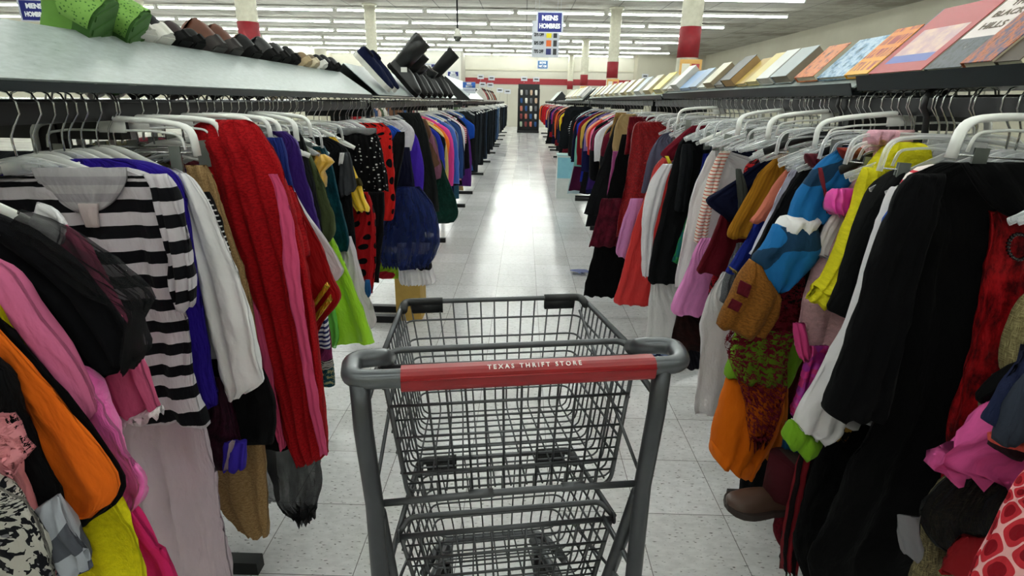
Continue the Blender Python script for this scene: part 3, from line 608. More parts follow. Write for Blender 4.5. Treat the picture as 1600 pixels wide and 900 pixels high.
for k, (nm, sh, mt, rows) in enumerate([('football_shirt', 'blue sports shirt with white striped cuff', fabric('#20307a'), [(215, 400, 440), (250, 410, 448), (300, 410, 461), (335, 410, 470), (352, 410, 476)]),
    ('white_blouse', 'crisp white blouse', fabric('#e2dde2'), [(270, 400, 448), (320, 410, 470), (370, 430, 508), (410, 440, 532), (424, 450, 538), (444, 470, 440, 526)]),
    ('purple_dress', 'deep purple velvet dress', fabric('#3a2070', rough=.65), [(205, 420, 446), (226, 425, 466), (280, 430, 480), (340, 440, 496), (380, 440, 506), (430, 440, 510)]),
    ('chevron_skirt', 'navy and white chevron skirt', fabric('#2b2f66', 'stripes', '#e4e2e6', .03), [(460, 440, 505), (500, 450, 512), (545, 460, 516)]),
    ('magenta_skirt', 'plum magenta skirt with striped hem', fabric('#86305f'), [(500, 440, 512), (540, 450, 518), (562, 460, 519)]),
    ('banded_skirt', 'black and white banded skirt', fabric('#d9d6d0', 'stripes', '#111114', .018), [(530, 440, 514), (560, 450, 518), (574, 460, 519)]),
    ('paisley_dress', 'teal and cream paisley dress', fabric('#1d4a55', 'brocade', '#a9a57a', .02), [(540, 440, 515), (570, 450, 521), (601, 460, 523)]),
    ]):
    garment(L_, 1.54+.045*k, nm, sh, nm.split('_')[-1], [(nm.split('_')[-1], mt, rows)], ['clear', 'white', 'clear', 'none', 'none', 'none', 'none'][k], sh+[' behind the red robe shoulder', ' with its pointed sleeve over the gold braid', ' beside the blue sports shirt', ' hem below the red velvet jacket', ', low behind the red robe', ' just under the plum skirt', ', lowest hem behind the red robe'][k])
garment(L_, 1.86, 'black_blazer', 'black blazer', 'jacket', [('jacket', fabric('#17181b'), [(205, 430, 466), (222, 440, 476), (270, 450, 487), (330, 460, 500), (420, 460, 506), (500, 465, 508)])], 'white', 'plain black blazer between the purple dress and the olive vest')
garment(L_, 1.90, 'olive_vest', 'padded olive green vest', 'vest', [('vest', fabric('#4c5636'), [(228, 450, 478), (262, 460, 494), (300, 470, 510), (335, 475, 520), (362, 480, 523), (376, 500, 516)], dict(wr=.01))], 'clear')
garment(L_, 1.94, 'lime_dress', 'lime green satin dress', 'dress', [('body', satin('#a6e81e', .35), [(340, 470, 512), (370, 475, 520), (400, 480, 534), (440, 490, 551), (490, 500, 570), (532, 505, 585), (543, 515, 532, 584)], dict(folds=4, famp=.012)),
    ('mint_panel', sheer('#7ad860', .7), [(440, 492, 515), (480, 498, 522), (520, 502, 530), (542, 508, 525)], dict(dy=-.03, reach=False, lab='sheer mint panel'))], 'clear', 'glossy lime green satin dress reaching toward the cart')
garment(L_, 1.99, 'gold_blouse', 'gold lame puff sleeve blouse', 'blouse', [('body', fabric('#5b4a1c'), [(235, 470, 500), (262, 475, 504), (300, 480, 506)]),
    ('puff_sleeve', satin('#d9a838', .25, .04), [(241, 497, 507), (248, 493, 517), (256, 492, 520), (265, 494, 508), (276, 499, 509), (290, 502, 508)], dict(dy=-.03, dep=.03, reach=False, wr=.012, lab='shiny gold puff sleeve'))], 'clear')
garment(L_, 2.05, 'teal_dress', 'dark teal velvet dress', 'dress', [('dress', fabric('#0f4654', 'crushed', '#0a2f3a'), [(228, 480, 506), (250, 490, 516), (290, 495, 526), (340, 500, 538), (375, 505, 546), (394, 515, 543)])], 'clear')
garment(L_, 2.10, 'sheer_shirt', 'sheer white shirt with blue lettering', 'shirt', [('body', sheer('#ddd2dc', .8), [(370, 500, 548), (410, 510, 560), (460, 530, 575), (495, 545, 587), (512, 560, 584)]),
    ('printed_letter', fabric('#24518c'), [(437, 571, 578), (452, 570, 580), (462, 573, 580)], dict(dy=-.03, dep=.004, famp=0, folds=1, reach=False, lab='blue curved letter'))], 'none', 'sheer white shirt with a blue letter, right of the lime dress')
garment(L_, 2.16, 'black_uniform', 'black short sleeve costume with white piping', 'costume', [('body', fabric('#101113'), [(214, 480, 512), (232, 490, 541), (260, 495, 545), (300, 500, 548), (380, 510, 556), (440, 520, 560)]),
    ('grey_sleeve', fabric('#3f4145'), [(238, 530, 546), (262, 531, 552), (290, 530, 556), (306, 534, 300, 552)], dict(dy=-.02, reach=False, lab='dark grey short sleeve')),
    ('white_piping', WHT, [(239, 532, 538), (256, 529, 535)], dict(dy=-.045, dep=.005, famp=0, folds=1, reach=False))], 'clear')
garment(L_, 2.24, 'bee_costume', 'shiny yellow costume sleeve with brown band', 'costume', [('sleeve', satin('#f2c51a', .3, .02), [(214, 515, 524), (235, 520, 538), (262, 528, 553), (290, 535, 564), (310, 545, 571), (324, 554, 577), (329, 558, 576)], dict(reach=False)),
    ('band', fabric('#3a3212'), [(278, 541, 562), (290, 545, 566)], dict(dy=-.004, dep=.024, reach=False))], 'clear')
garment(L_, 2.3, 'ladybug_dress', 'long red dress with black spots', 'dress', [('dress', fabric('#a8161a', 'bigdots', '#101012', .07), [(300, 520, 575), (340, 530, 586), (400, 545, 587), (440, 560, 584), (456, 572, 582)])], 'none', 'long red dress with large black spots, below the yellow sleeve')
garment(L_, 2.38, 'black_leggings', 'black legging costume', 'costume', [('costume', BLK, [(300, 530, 600), (350, 535, 600), (400, 560, 595), (440, 570, 592)])], 'none', 'black legging costume below the polka dot skirt')
garment(L_, 2.46, 'polka_skirt', 'black skirt with white polka dots', 'skirt', [('skirt', fabric('#0e0e10', 'dots', '#e8e6e4', .016), [(207, 528, 586), (216, 524, 592), (240, 524, 598), (270, 522, 604), (298, 524, 607)], dict(folds=8, famp=.01, reach=False)),
    ('waistband', fabric('#77797b'), [(200, 527, 588), (209, 526, 588)], dict(dy=-.005, reach=False, lab='grey waistband'))], 'clip')
garment(L_, 2.62, 'ladybug_costume', 'bright red costume with black spots', 'costume', [('costume', fabric('#d3231f', 'bigdots', '#111113', .075), [(192, 560, 598), (204, 565, 610), (230, 570, 613), (280, 575, 616), (320, 580, 617), (343, 596, 614)])], 'white', 'bright red costume with black spots beside the polka dot skirt')
garment(L_, 2.8, 'blue_shirt', 'royal blue shirt with black sleeve', 'shirt', [('body', fabric('#1c48a8'), [(196, 585, 612), (210, 590, 629), (240, 595, 626), (280, 600, 622)]),
    ('sleeve', fabric('#121316'), [(206, 620, 632), (222, 612, 632), (245, 606, 630), (300, 604, 619), (340, 604, 615)], dict(dy=-.03, reach=False, lab='black sleeve'))], 'clear')
garment(L_, 2.95, 'navy_tutu', 'navy blue tulle tutu dress', 'dress', [('bodice', fabric('#15172c'), [(230, 590, 640), (270, 600, 645), (305, 605, 650)]),
    ('tutu', sheer('#162456', .85), [(292, 612, 655), (320, 606, 676), (350, 598, 685), (385, 592, 686), (412, 598, 672)], dict(dy=-.03, dep=.08, folds=15, famp=.006, hem=.02, wr=.012, reach=False, n=90, lab='full navy tulle skirt')),
    ('underskirt', fabric('#e8e5e8'), [(380, 620, 672), (418, 622, 676), (438, 624, 681), (442, 628, 676)], dict(dy=.01, dep=.05, folds=9, famp=.012, reach=False, lab='white ruffled hem')),
    ('black_band', BLK, [(396, 642, 673), (418, 643, 675)], dict(dy=-.005, dep=.055, folds=3, reach=False))], 'none', 'navy blue tulle tutu dress with white ruffled hem')
garment(L_, 3.02, 'green_skirt', 'small lime and red fringed skirt', 'skirt', [('skirt', fabric('#93b82a', 'blotch', '#a01c2a', .14), [(395, 585, 620), (415, 588, 626), (434, 592, 622)])], 'none', 'small lime and red skirt hem peeking below the navy tutu')
for k, (nm, sh, mt, rows) in enumerate([('white_shirt', 'white short sleeve shirt', fabric('#dcd8de'), [(188, 600, 630), (200, 610, 645), (216, 612, 647), (234, 616, 642)]),
    ('violet_robe', 'bright violet robe', fabric('#4a2bb0'), [(205, 610, 646), (225, 620, 655), (260, 620, 662), (300, 625, 661)]),
    ('cow_costume', 'cow print costume with brown patches', fabric('#d4cec6', 'blotch', '#3a2a1e', .05), [(236, 625, 640), (250, 624, 650), (268, 623, 656), (279, 626, 658)]),
    ('dark_coat', 'long charcoal coat', fabric('#1b1d1c'), [(176, 620, 655), (200, 630, 665), (250, 640, 676), (300, 650, 684), (330, 655, 686)]),
    ('brown_tunic', 'brown and mauve tunic', fabric('#6a4c3a', 'blotch', '#8a5a70', .2), [(186, 640, 665), (220, 650, 680), (260, 655, 690), (280, 660, 688)]),
    ('green_ruffled_dress', 'dark green tiered dress', fabric('#123a30', 'crushed', '#0c2822'), [(250, 640, 690), (280, 650, 700), (310, 660, 712), (335, 670, 716), (348, 676, 708)]),
    ]):
    garment(L_, 3.1+.09*k, nm, sh, nm.split('_')[-1], [(nm.split('_')[-1], mt, rows, dict(reach=True))], ['clear', 'white', 'none', 'clear', 'clear', 'none'][k], sh+' near the end of the left front rack')
# ---- right rack, nearest first
OGE = fabric('#f0b3b4', 'ogee', '#c9303c', .055, c3='#8a1420')
garment(R_, .62, 'patterned_dress', 'coral pink dress with red ogee pattern', 'dress', [('dress', OGE, [(700, 1640, 1790), (740, 1600, 1790), (790, 1566, 1790), (840, 1541, 1790), (900, 1510, 1790), (970, 1480, 1790)], dict(folds=1, famp=.003, wr=.002))], 'white', 'coral pink dress with red diamond ogee pattern at the lower right corner')
garment(R_, .69, 'denim_jacket', 'dark denim jacket with coral cuffs', 'jacket', [('body', fabric('#1d2440'), [(540, 1600, 1780), (575, 1586, 1780), (610, 1560, 1780), (640, 1542, 1780), (657, 1534, 676, 1780)]),
    ('grey_panel', fabric('#2e3440'), [(585, 1600, 1780), (620, 1578, 1780), (670, 1558, 1780), (684, 1556, 700, 1780)], dict(dy=-.015, reach=False, lab='faded black denim panel')),
    ('cuff', fabric('#d5594e', 'stripes', '#2a1a20', .035), [(676, 1545, 690, 1780), (700, 1545, 722, 1780)], dict(dy=.012, reach=False, lab='coral and black striped cuff'))], 'none', 'dark denim jacket with coral striped cuffs at the right edge')
garment(R_, .735, 'pink_tutu', 'sparkly pink tulle tutu', 'skirt', [('tutu', sheer('#e05aa0', .8), [(640, 1560, 1760), (660, 1530, 1760), (685, 1495, 1760), (704, 1465, 1760), (716, 1452, 1740), (727, 1450, 738, 1640), (738, 1490, 742, 1600)], dict(folds=12, famp=.008, hem=.02, wr=.016))], 'none', 'sparkly pink tulle tutu below the denim jacket')
garment(R_, .77, 'black_velvet_shirt', 'black velvet top', 'top', [('top', fabric('#060607'), [(545, 1640, 1780), (572, 1590, 1780), (600, 1552, 1780), (622, 1526, 1780), (632, 1534, 650, 1780)])], 'none', 'black velvet sleeve above the denim jacket at right edge')
garment(R_, .80, 'burlap_costume', 'grey lined burlap costume with black chiffon', 'costume', [('burlap', fabric('#8f8460', 'burlap', '#3c3526'), [(730, 1500, 1740), (790, 1440, 1740), (830, 1440, 1740), (860, 1436, 1740), (900, 1424, 1740), (970, 1410, 1740)], dict(folds=4)),
    ('chiffon', sheer('#131314', .88), [(725, 1500, 1740), (745, 1482, 1740), (780, 1445, 1740), (812, 1436, 1740), (850, 1460, 1740), (880, 1520, 1740)], dict(dy=-.02, folds=4, reach=False, lab='sheer black chiffon layer')),
    ('lining_flap', fabric('#77777b'), [(806, 1404, 1440), (830, 1405, 1438), (858, 1410, 1440), (871, 1414, 866, 1436)], dict(dy=-.03, dep=.006, reach=False, folds=1, lab='grey lining flap')),
    ('red_patch', fabric('#8f1c22'), [(838, 1500, 1560), (870, 1480, 1560), (900, 1470, 1550)], dict(dy=-.04, dep=.006, reach=False, folds=1))], 'none', 'burlap costume with black chiffon and grey flap left of the coral dress')
garment(R_, .85, 'burlap_blouse', 'gold burlap weave blouse', 'blouse', [('sleeve', fabric('#b3a878', 'burlap', '#6e6240'), [(455, 1610, 1760), (490, 1584, 1760), (520, 1572, 1760), (560, 1566, 1760), (585, 1566, 1700)], dict(reach=False)), ('cuff', fabric('#b3a878', 'burlap', '#6e6240'), [(585, 1550, 1600), (620, 1535, 1600), (660, 1530, 1600)], dict(dy=.01, reach=False))], 'none', 'gold burlap weave blouse sleeve at the right edge')
garment(R_, .97, 'vampire_costume', 'long black costume with red velvet front', 'costume', [('body', fabric('#070708', rough=.95), [(254, 1470, 1790), (266, 1440, 1790), (285, 1412, 1790), (340, 1410, 1790), (450, 1400, 1790), (560, 1385, 1790), (650, 1368, 1790), (720, 1330, 1790), (780, 1306, 1790), (830, 1282, 1790), (872, 1262, 1790), (970, 1282, 1790)], dict(folds=5, famp=.012, n=96, dep=.03)),
    ('sleeve', fabric('#08080a', rough=.95), [(272, 1424, 1480), (300, 1402, 1470), (350, 1385, 1455), (430, 1356, 1430), (520, 1328, 1412), (600, 1300, 1395), (636, 1287, 1388), (646, 1292, 652, 1380)], dict(dy=-.03, dep=.032, folds=3, reach=False)),
    ('velvet_front', fabric('#b5171d', 'crushed', '#3c0408'), [(330, 1548, 1760), (345, 1547, 1780), (400, 1541, 1790), (480, 1528, 1790), (560, 1510, 1790), (620, 1495, 1790), (680, 1480, 1790), (760, 1470, 1790)], dict(dy=-.05, dep=.016, folds=6, famp=.005, reach=False, lab='crushed dark red velvet front panel')),
    ('cape_collar', fabric('#070708', rough=.95), [(256, 1500, 1790), (300, 1530, 1790), (330, 1560, 1790), (352, 1610, 400, 1790)], dict(dy=-.085, dep=.012, reach=False, lab='black draped collar'))], 'thickclip', 'long black costume with crushed red velvet front clipped to a thick white hanger')
b_ = MB()
for k in range(22):
    a = 2*PI*k/22; p = at(1590+17*math.cos(a), 385+20*math.sin(a), .895); b_.tube([p, p+Vector((0, -.005, 0))], .0028, 6)
_v = GARMENTS[-1][5]; bo = b_.build('bead_brooch', plain('#1d1416', .15), _v); bo.location = -_v.location; bo['label'] = 'ring of black beads'
garment(R_, 1.03, 'striped_blazer', 'coral and white striped satin blazer', 'blazer', [('blazer', fabric('#f0e2e2', 'thinstripes', '#dd4453', .03), [(257, 1455, 1500), (264, 1436, 1494), (280, 1420, 1452), (300, 1413, 1436), (325, 1412, 1430), (340, 1414, 1426)], dict(reach=False))], 'white', 'coral and white striped satin blazer edge against the black costume')
garment(R_, 1.06, 'blue_bib', 'bright blue bib top', 'top', [('top', fabric('#1f4fa8'), [(322, 1395, 1430), (345, 1380, 1420), (372, 1371, 1412), (392, 1368, 1404), (450, 1372, 1392)], dict(reach=False))], 'none', 'bright blue bib top between black costume and white sleeve')
garment(R_, 1.09, 'white_costume', 'white sleeve costume with lime cuff', 'costume', [('sleeve', fabric('#dcd9dc'), [(293, 1398, 1418), (305, 1392, 1416), (345, 1378, 1404), (400, 1362, 1388), (480, 1338, 1368), (540, 1308, 1352), (600, 1272, 1340), (650, 1245, 1322), (668, 1240, 1316), (660, 1238, 692, 1288)], dict(folds=3, dep=.028, reach=False)),
    ('panel', fabric('#c9c5ca'), [(534, 1303, 1340), (600, 1290, 1345), (660, 1280, 1340)], dict(dy=.03, reach=True)),
    ('cuff', fabric('#6f9f22'), [(655, 1237, 691, 1285), (668, 1230, 704, 1276), (684, 1221, 718, 1264)], dict(dy=-.002, dep=.033, reach=False, folds=2, lab='lime green ribbed cuff'))], 'white', 'white sleeved costume with lime green cuff hanging low at right')
garment(R_, 1.16, 'black_coat', 'plain black wool coat', 'coat', [('coat', fabric('#0d0e0f'), [(266, 1400, 1440), (275, 1385, 1430), (300, 1362, 1420), (340, 1342, 1410), (400, 1322, 1400), (450, 1304, 1400), (480, 1291, 1400), (487, 1300, 492, 1390)], dict(dep=.03, reach=False))], 'clip', 'plain black wool coat just right of the yellow hooded costume')
YEL = fur('#eadf2a', 70, .008)
garment(R_, 1.24, 'yellow_hooded_costume', 'yellow fleece hooded costume', 'costume', [('hood', YEL, [(222, 1394, 1436), (228, 1380, 1448), (240, 1372, 1450), (254, 1362, 1448), (275, 1350, 1430), (310, 1342, 1405), (350, 1335, 1385)], dict(dep=.035, reach=False, wr=.009)),
    ('sleeve', YEL, [(262, 1350, 1376), (280, 1346, 1370), (320, 1334, 1362), (370, 1316, 1350), (410, 1302, 1330), (440, 1286, 1316), (455, 1272, 1300)], dict(dy=-.03, dep=.03, reach=False, folds=2)),
    ('cuff', YEL, [(446, 1272, 458, 1298), (455, 1266, 468, 1298), (463, 1258, 483, 1291)], dict(dy=-.031, dep=.034, reach=False, folds=2))], 'clip', 'bright yellow fleece hooded costume on a clear clip hanger')
PTED = fur('#e3b3b8', 45, .014)
garment(R_, 1.305, 'teddy_jacket', 'pale pink teddy fleece jacket', 'jacket', [('body', PTED, [(203, 1364, 1430), (212, 1356, 1425), (232, 1350, 1420), (260, 1340, 1410), (300, 1325, 1400), (360, 1300, 1390), (420, 1272, 1370), (470, 1256, 1350), (520, 1246, 1330), (545, 1244, 1300)], dict(dep=.035, reach=False, wr=.008)),
    ('hood', fur('#f0b6c8', 60, .01), [(203, 1362, 1400), (209, 1358, 1402), (222, 1360, 1390)], dict(dy=-.05, reach=False)),
    ('cuff', fabric('#df4a8c'), [(505, 1240, 1256), (530, 1242, 1262), (552, 1246, 1266), (560, 1252, 1262)], dict(dy=-.03, reach=False, lab='hot pink lining'))], 'black', 'pale pink teddy fleece jacket with hot pink lining behind the yellow costume')
garment(R_, 1.275, 'pink_ruffle_dress', 'magenta dress with white jagged layers', 'dress', [('ruffle', satin('#e030a0', .45, .02), [(295, 1302, 1345), (304, 1292, 1345), (316, 1287, 1342), (328, 1287, 1338), (334, 1296, 1338)], dict(dep=.022, folds=5, famp=.014, reach=False, wr=.012, lab='magenta ruffled sleeve')),
    ('jagged_layer', sheer('#e9e0e4', .9), [(332, 1302, 1345), (352, 1288, 1335), (376, 1278, 1322), (398, 1270, 1312), (402, 1300, 396, 1312)], dict(folds=6, famp=.01, hem=.04, reach=False, dy=.02, lab='white jagged organza layer')),
    ('foil_skirt', sequin('#e23aa8', 60, .25), [(540, 1266, 1300), (580, 1254, 1290), (620, 1243, 1275), (647, 1236, 1256)], dict(dy=.0, reach=False, lab='magenta and silver foil skirt'))], 'clear', 'magenta dress with white jagged organza, left of the yellow costume')
BLU = fabric('#1f6aa6', 'blotch', '#1d3c58', .11)
garment(R_, 1.345, 'blue_costume', 'sky blue padded costume with brown gauntlet', 'costume', [('body', BLU, [(228, 1322, 1352), (236, 1304, 1350), (252, 1284, 1345), (275, 1262, 1335), (305, 1243, 1322), (338, 1228, 1308), (346, 1226, 1300)], dict(dep=.04, folds=3, reach=False, wr=.01)),
    ('white_band', fabric('#e2e0e0'), [(338, 1226, 1290), (348, 1220, 358, 1272), (360, 1212, 372, 1272)], dict(dy=-.012, dep=.045, reach=False, folds=2, lab='white arm band')),
    ('lower_sleeve', BLU, [(352, 1214, 1270), (380, 1196, 1274), (405, 1176, 1270), (432, 1185, 1250), (452, 1200, 1218)], dict(dy=-.02, dep=.05, reach=False, folds=3, wr=.014)),
    ('gauntlet', fabric('#8c5a22', 'heather', '#6b4218'), [(405, 1172, 414, 1188), (428, 1158, 448, 1206), (455, 1144, 462, 1214), (490, 1128, 495, 1208), (506, 1120, 526, 1190)], dict(dy=-.03, dep=.045, reach=False, folds=2, wr=.008, lab='brown suede gauntlet')),
    ('gauntlet_patch', fabric('#5c1420'), [(438, 1158, 446, 1174), (458, 1150, 466, 1168)], dict(dy=-.085, dep=.004, folds=1, famp=0, hem=0, reach=False, of=3)),
    ('gauntlet_patch', fabric('#5c1420'), [(466, 1144, 474, 1160), (480, 1136, 488, 1153)], dict(dy=-.085, dep=.004, folds=1, famp=0, hem=0, reach=False, of=3)),
    ('red_piping', fabric('#7e2a34'), [(262, 1278, 1284), (290, 1284, 1290), (330, 1290, 1296)], dict(dy=-.045, dep=.006, folds=1, famp=0, reach=False)),
    ('collar', fabric('#7e2a24', 'blotch', '#8f5434', .05), [(231, 1310, 1354), (245, 1318, 1352), (272, 1335, 1350)], dict(dy=-.03, reach=False, lab='rust collar'))], 'clip', 'sky blue padded costume with white band and brown suede gauntlet')
for k, (nm, sh, mt, rows, ex) in enumerate([
    ('black_jacket', 'black satin jacket with maroon collar', fabric('#111214'), [(224, 1312, 1340), (234, 1285, 1335), (262, 1256, 1320), (300, 1228, 1300), (360, 1196, 1280), (420, 1165, 1260), (468, 1144, 1240)], [('collar', fabric('#5c1a26', 'crushed', '#3a0d18'), [(240, 1258, 1280), (252, 1262, 1276), (264, 1270, 1280)], dict(dy=-.02, reach=False, lab='maroon collar'))]),
    ('purple_lined_coat', 'black coat with purple piping', fabric('#15121a'), [(250, 1262, 1290), (290, 1232, 1280), (350, 1200, 1270), (430, 1160, 1250), (475, 1140, 1240)], []),
    ('lavender_shirt', 'pale lavender shirt', fabric('#c9c8dc'), [(246, 1262, 1274), (262, 1240, 1262), (290, 1222, 1250), (330, 1205, 1240), (400, 1172, 1230)], []),
    ('salmon_shirt', 'salmon pink shirt', fabric('#c4705c'), [(238, 1272, 1300), (254, 1240, 1280), (284, 1212, 1260), (320, 1192, 1240), (345, 1172, 356, 1205)], []),
    ('blue_velour_shirt', 'royal blue velour top with gold cuff', fabric('#1b2a80'), [(262, 1232, 1250), (300, 1206, 1240), (360, 1172, 1230), (400, 1150, 1210), (424, 1134, 432, 1156)], [('cuff', fabric('#8c7440'), [(416, 1140, 424, 1152), (419, 1139, 427, 1151)], dict(dy=-.02, reach=False))]),
    ('mustard_shirt', 'mustard corduroy top', fabric('#a8741c', 'vstripes', '#97661a', .012), [(236, 1222, 1262), (250, 1208, 1255), (270, 1186, 1245), (300, 1170, 1230), (340, 1148, 1205), (362, 1136, 1185), (370, 1136, 376, 1165)], []),
    ('grey_knit', 'grey knit cardigan', fabric('#6a6b70', 'heather', '#4a4b50'), [(380, 1150, 1180), (440, 1132, 1175), (470, 1124, 476, 1142)], []),
    ('cloud_costume', 'white satin balloon trousers', satin('#dedbde', .6), [(425, 1128, 1160), (460, 1108, 1155), (500, 1094, 1145), (545, 1094, 1140), (590, 1090, 1135), (630, 1084, 1125), (645, 1086, 1115)], []),
    ]):
    garment(R_, 1.50+.05*k, nm, sh, nm.split('_')[-1], [(nm.split('_')[-1], mt, rows)]+ex, ['clear', 'none', 'clear', 'black', 'clear', 'white', 'none', 'none'][k], sh+[' right beside the blue costume', ' behind the black satin jacket', ' sleeve edge between black and salmon sleeves', ' between the mustard top and the black coats', ' below the salmon shirt', ' hanging on a broad white hanger', ' cuff under the blue velour top', ' with gathered hem beside the orange trousers'][k])
garment(R_, 1.45, 'clown_costume', 'orange and lime clown trousers', 'trousers', [('trousers', fabric('#d8690f'), [(590, 1136, 1226), (625, 1128, 1224), (660, 1118, 1216), (690, 1113, 1206), (704, 1111, 728, 1182), (712, 1112, 744, 1174)], dict(folds=3, famp=.01, reach=False, dep=.05)),
    ('lime_top', fabric('#6d9a22'), [(520, 1150, 1260), (560, 1140, 1250), (586, 1134, 600, 1232)], dict(dep=.05, reach=False, lab='lime green upper part')),
    ('hem_cuff', fabric('#e07018'), [(690, 1111, 716, 1190), (711, 1112, 745, 1175)], dict(dy=-.004, dep=.054, reach=False, folds=2)),
    ('back_leg', fabric('#b96416'), [(600, 1190, 1232), (660, 1190, 1228), (714, 1192, 722, 1215)], dict(dy=.05, reach=False))], 'none', 'orange and lime green clown trousers hanging low at right')
garment(R_, 1.39, 'lace_scarf', 'dark red lace shawl', 'shawl', [('shawl', sheer('#6a0c20', .485, 'lace'), [(400, 1210, 1260), (450, 1180, 1256), (500, 1150, 1250), (530, 1132, 1240), (560, 1138, 1230), (610, 1158, 1225), (660, 1168, 1212), (690, 1172, 1196)], dict(folds=7, famp=.01, hem=.03, reach=False))], 'none', 'dark red lace shawl trailing over the orange trousers')
garment(R_, 1.56, 'maroon_gown', 'long maroon gown', 'gown', [('gown', fabric('#4a0b16'), [(430, 1195, 1290), (500, 1190, 1280), (580, 1205, 1280), (660, 1215, 1290)])], 'none', 'long maroon gown behind the dark red lace shawl')
garment(R_, 1.17, 'leopard_lined_gown', 'long black gown with leopard lining', 'gown', [('body', fabric('#060607'), [(560, 1300, 1420), (650, 1290, 1400), (730, 1270, 1400), (800, 1250, 1400), (860, 1240, 1400), (900, 1255, 1400), (970, 1270, 1400)]), ('leopard_lining', fabric('#a8813a', 'leopard', '#1a120a', .02, c3='#5a3a14'), [(642, 1305, 1338), (670, 1302, 1330), (682, 1300, 1318)], dict(dy=-.03, reach=False, lab='leopard print lining'))], 'none', 'long black gown with a glimpse of leopard lining above the floor')
garment(R_, 1.22, 'sari_scarf', 'red and black striped fringed scarf', 'scarf', [('scarf', fabric('#7a1c24', 'vstripes', '#120a0c', .02), [(700, 1252, 1282), (760, 1238, 1268), (820, 1226, 1256), (860, 1221, 1248), (888, 1222, 1240)], dict(folds=4, famp=.007, hem=.02, reach=False))], 'none', 'red and black striped fringed scarf hanging nearly to the floor')
garment(R_, 1.27, 'maroon_bag', 'maroon crochet pouch', 'pouch', [('pouch', fabric('#6a1020', 'heather', '#45101c'), [(780, 1225, 1290), (800, 1212, 1288), (826, 1208, 1275), (846, 1214, 1250), (854, 1222, 1240)], dict(reach=False))], 'none', 'maroon crochet pouch beside the striped scarf near the floor')
garment(R_, 1.36, 'blue_leggings', 'dark blue printed leggings', 'leggings', [('leggings', fabric('#12466a'), [(660, 1228, 1275), (700, 1222, 1262), (735, 1218, 1255)], dict(reach=False))], 'none', 'dark blue leggings just above the brown boot')
garment(R_, 1.53, 'black_trousers', 'black velvet trousers', 'trousers', [('trousers', fabric('#0c0d10'), [(640, 1185, 1290), (700, 1166, 1290), (750, 1158, 1290), (784, 1156, 1290)], dict(reach=False))], 'none', 'black velvet trousers behind the brown boot')
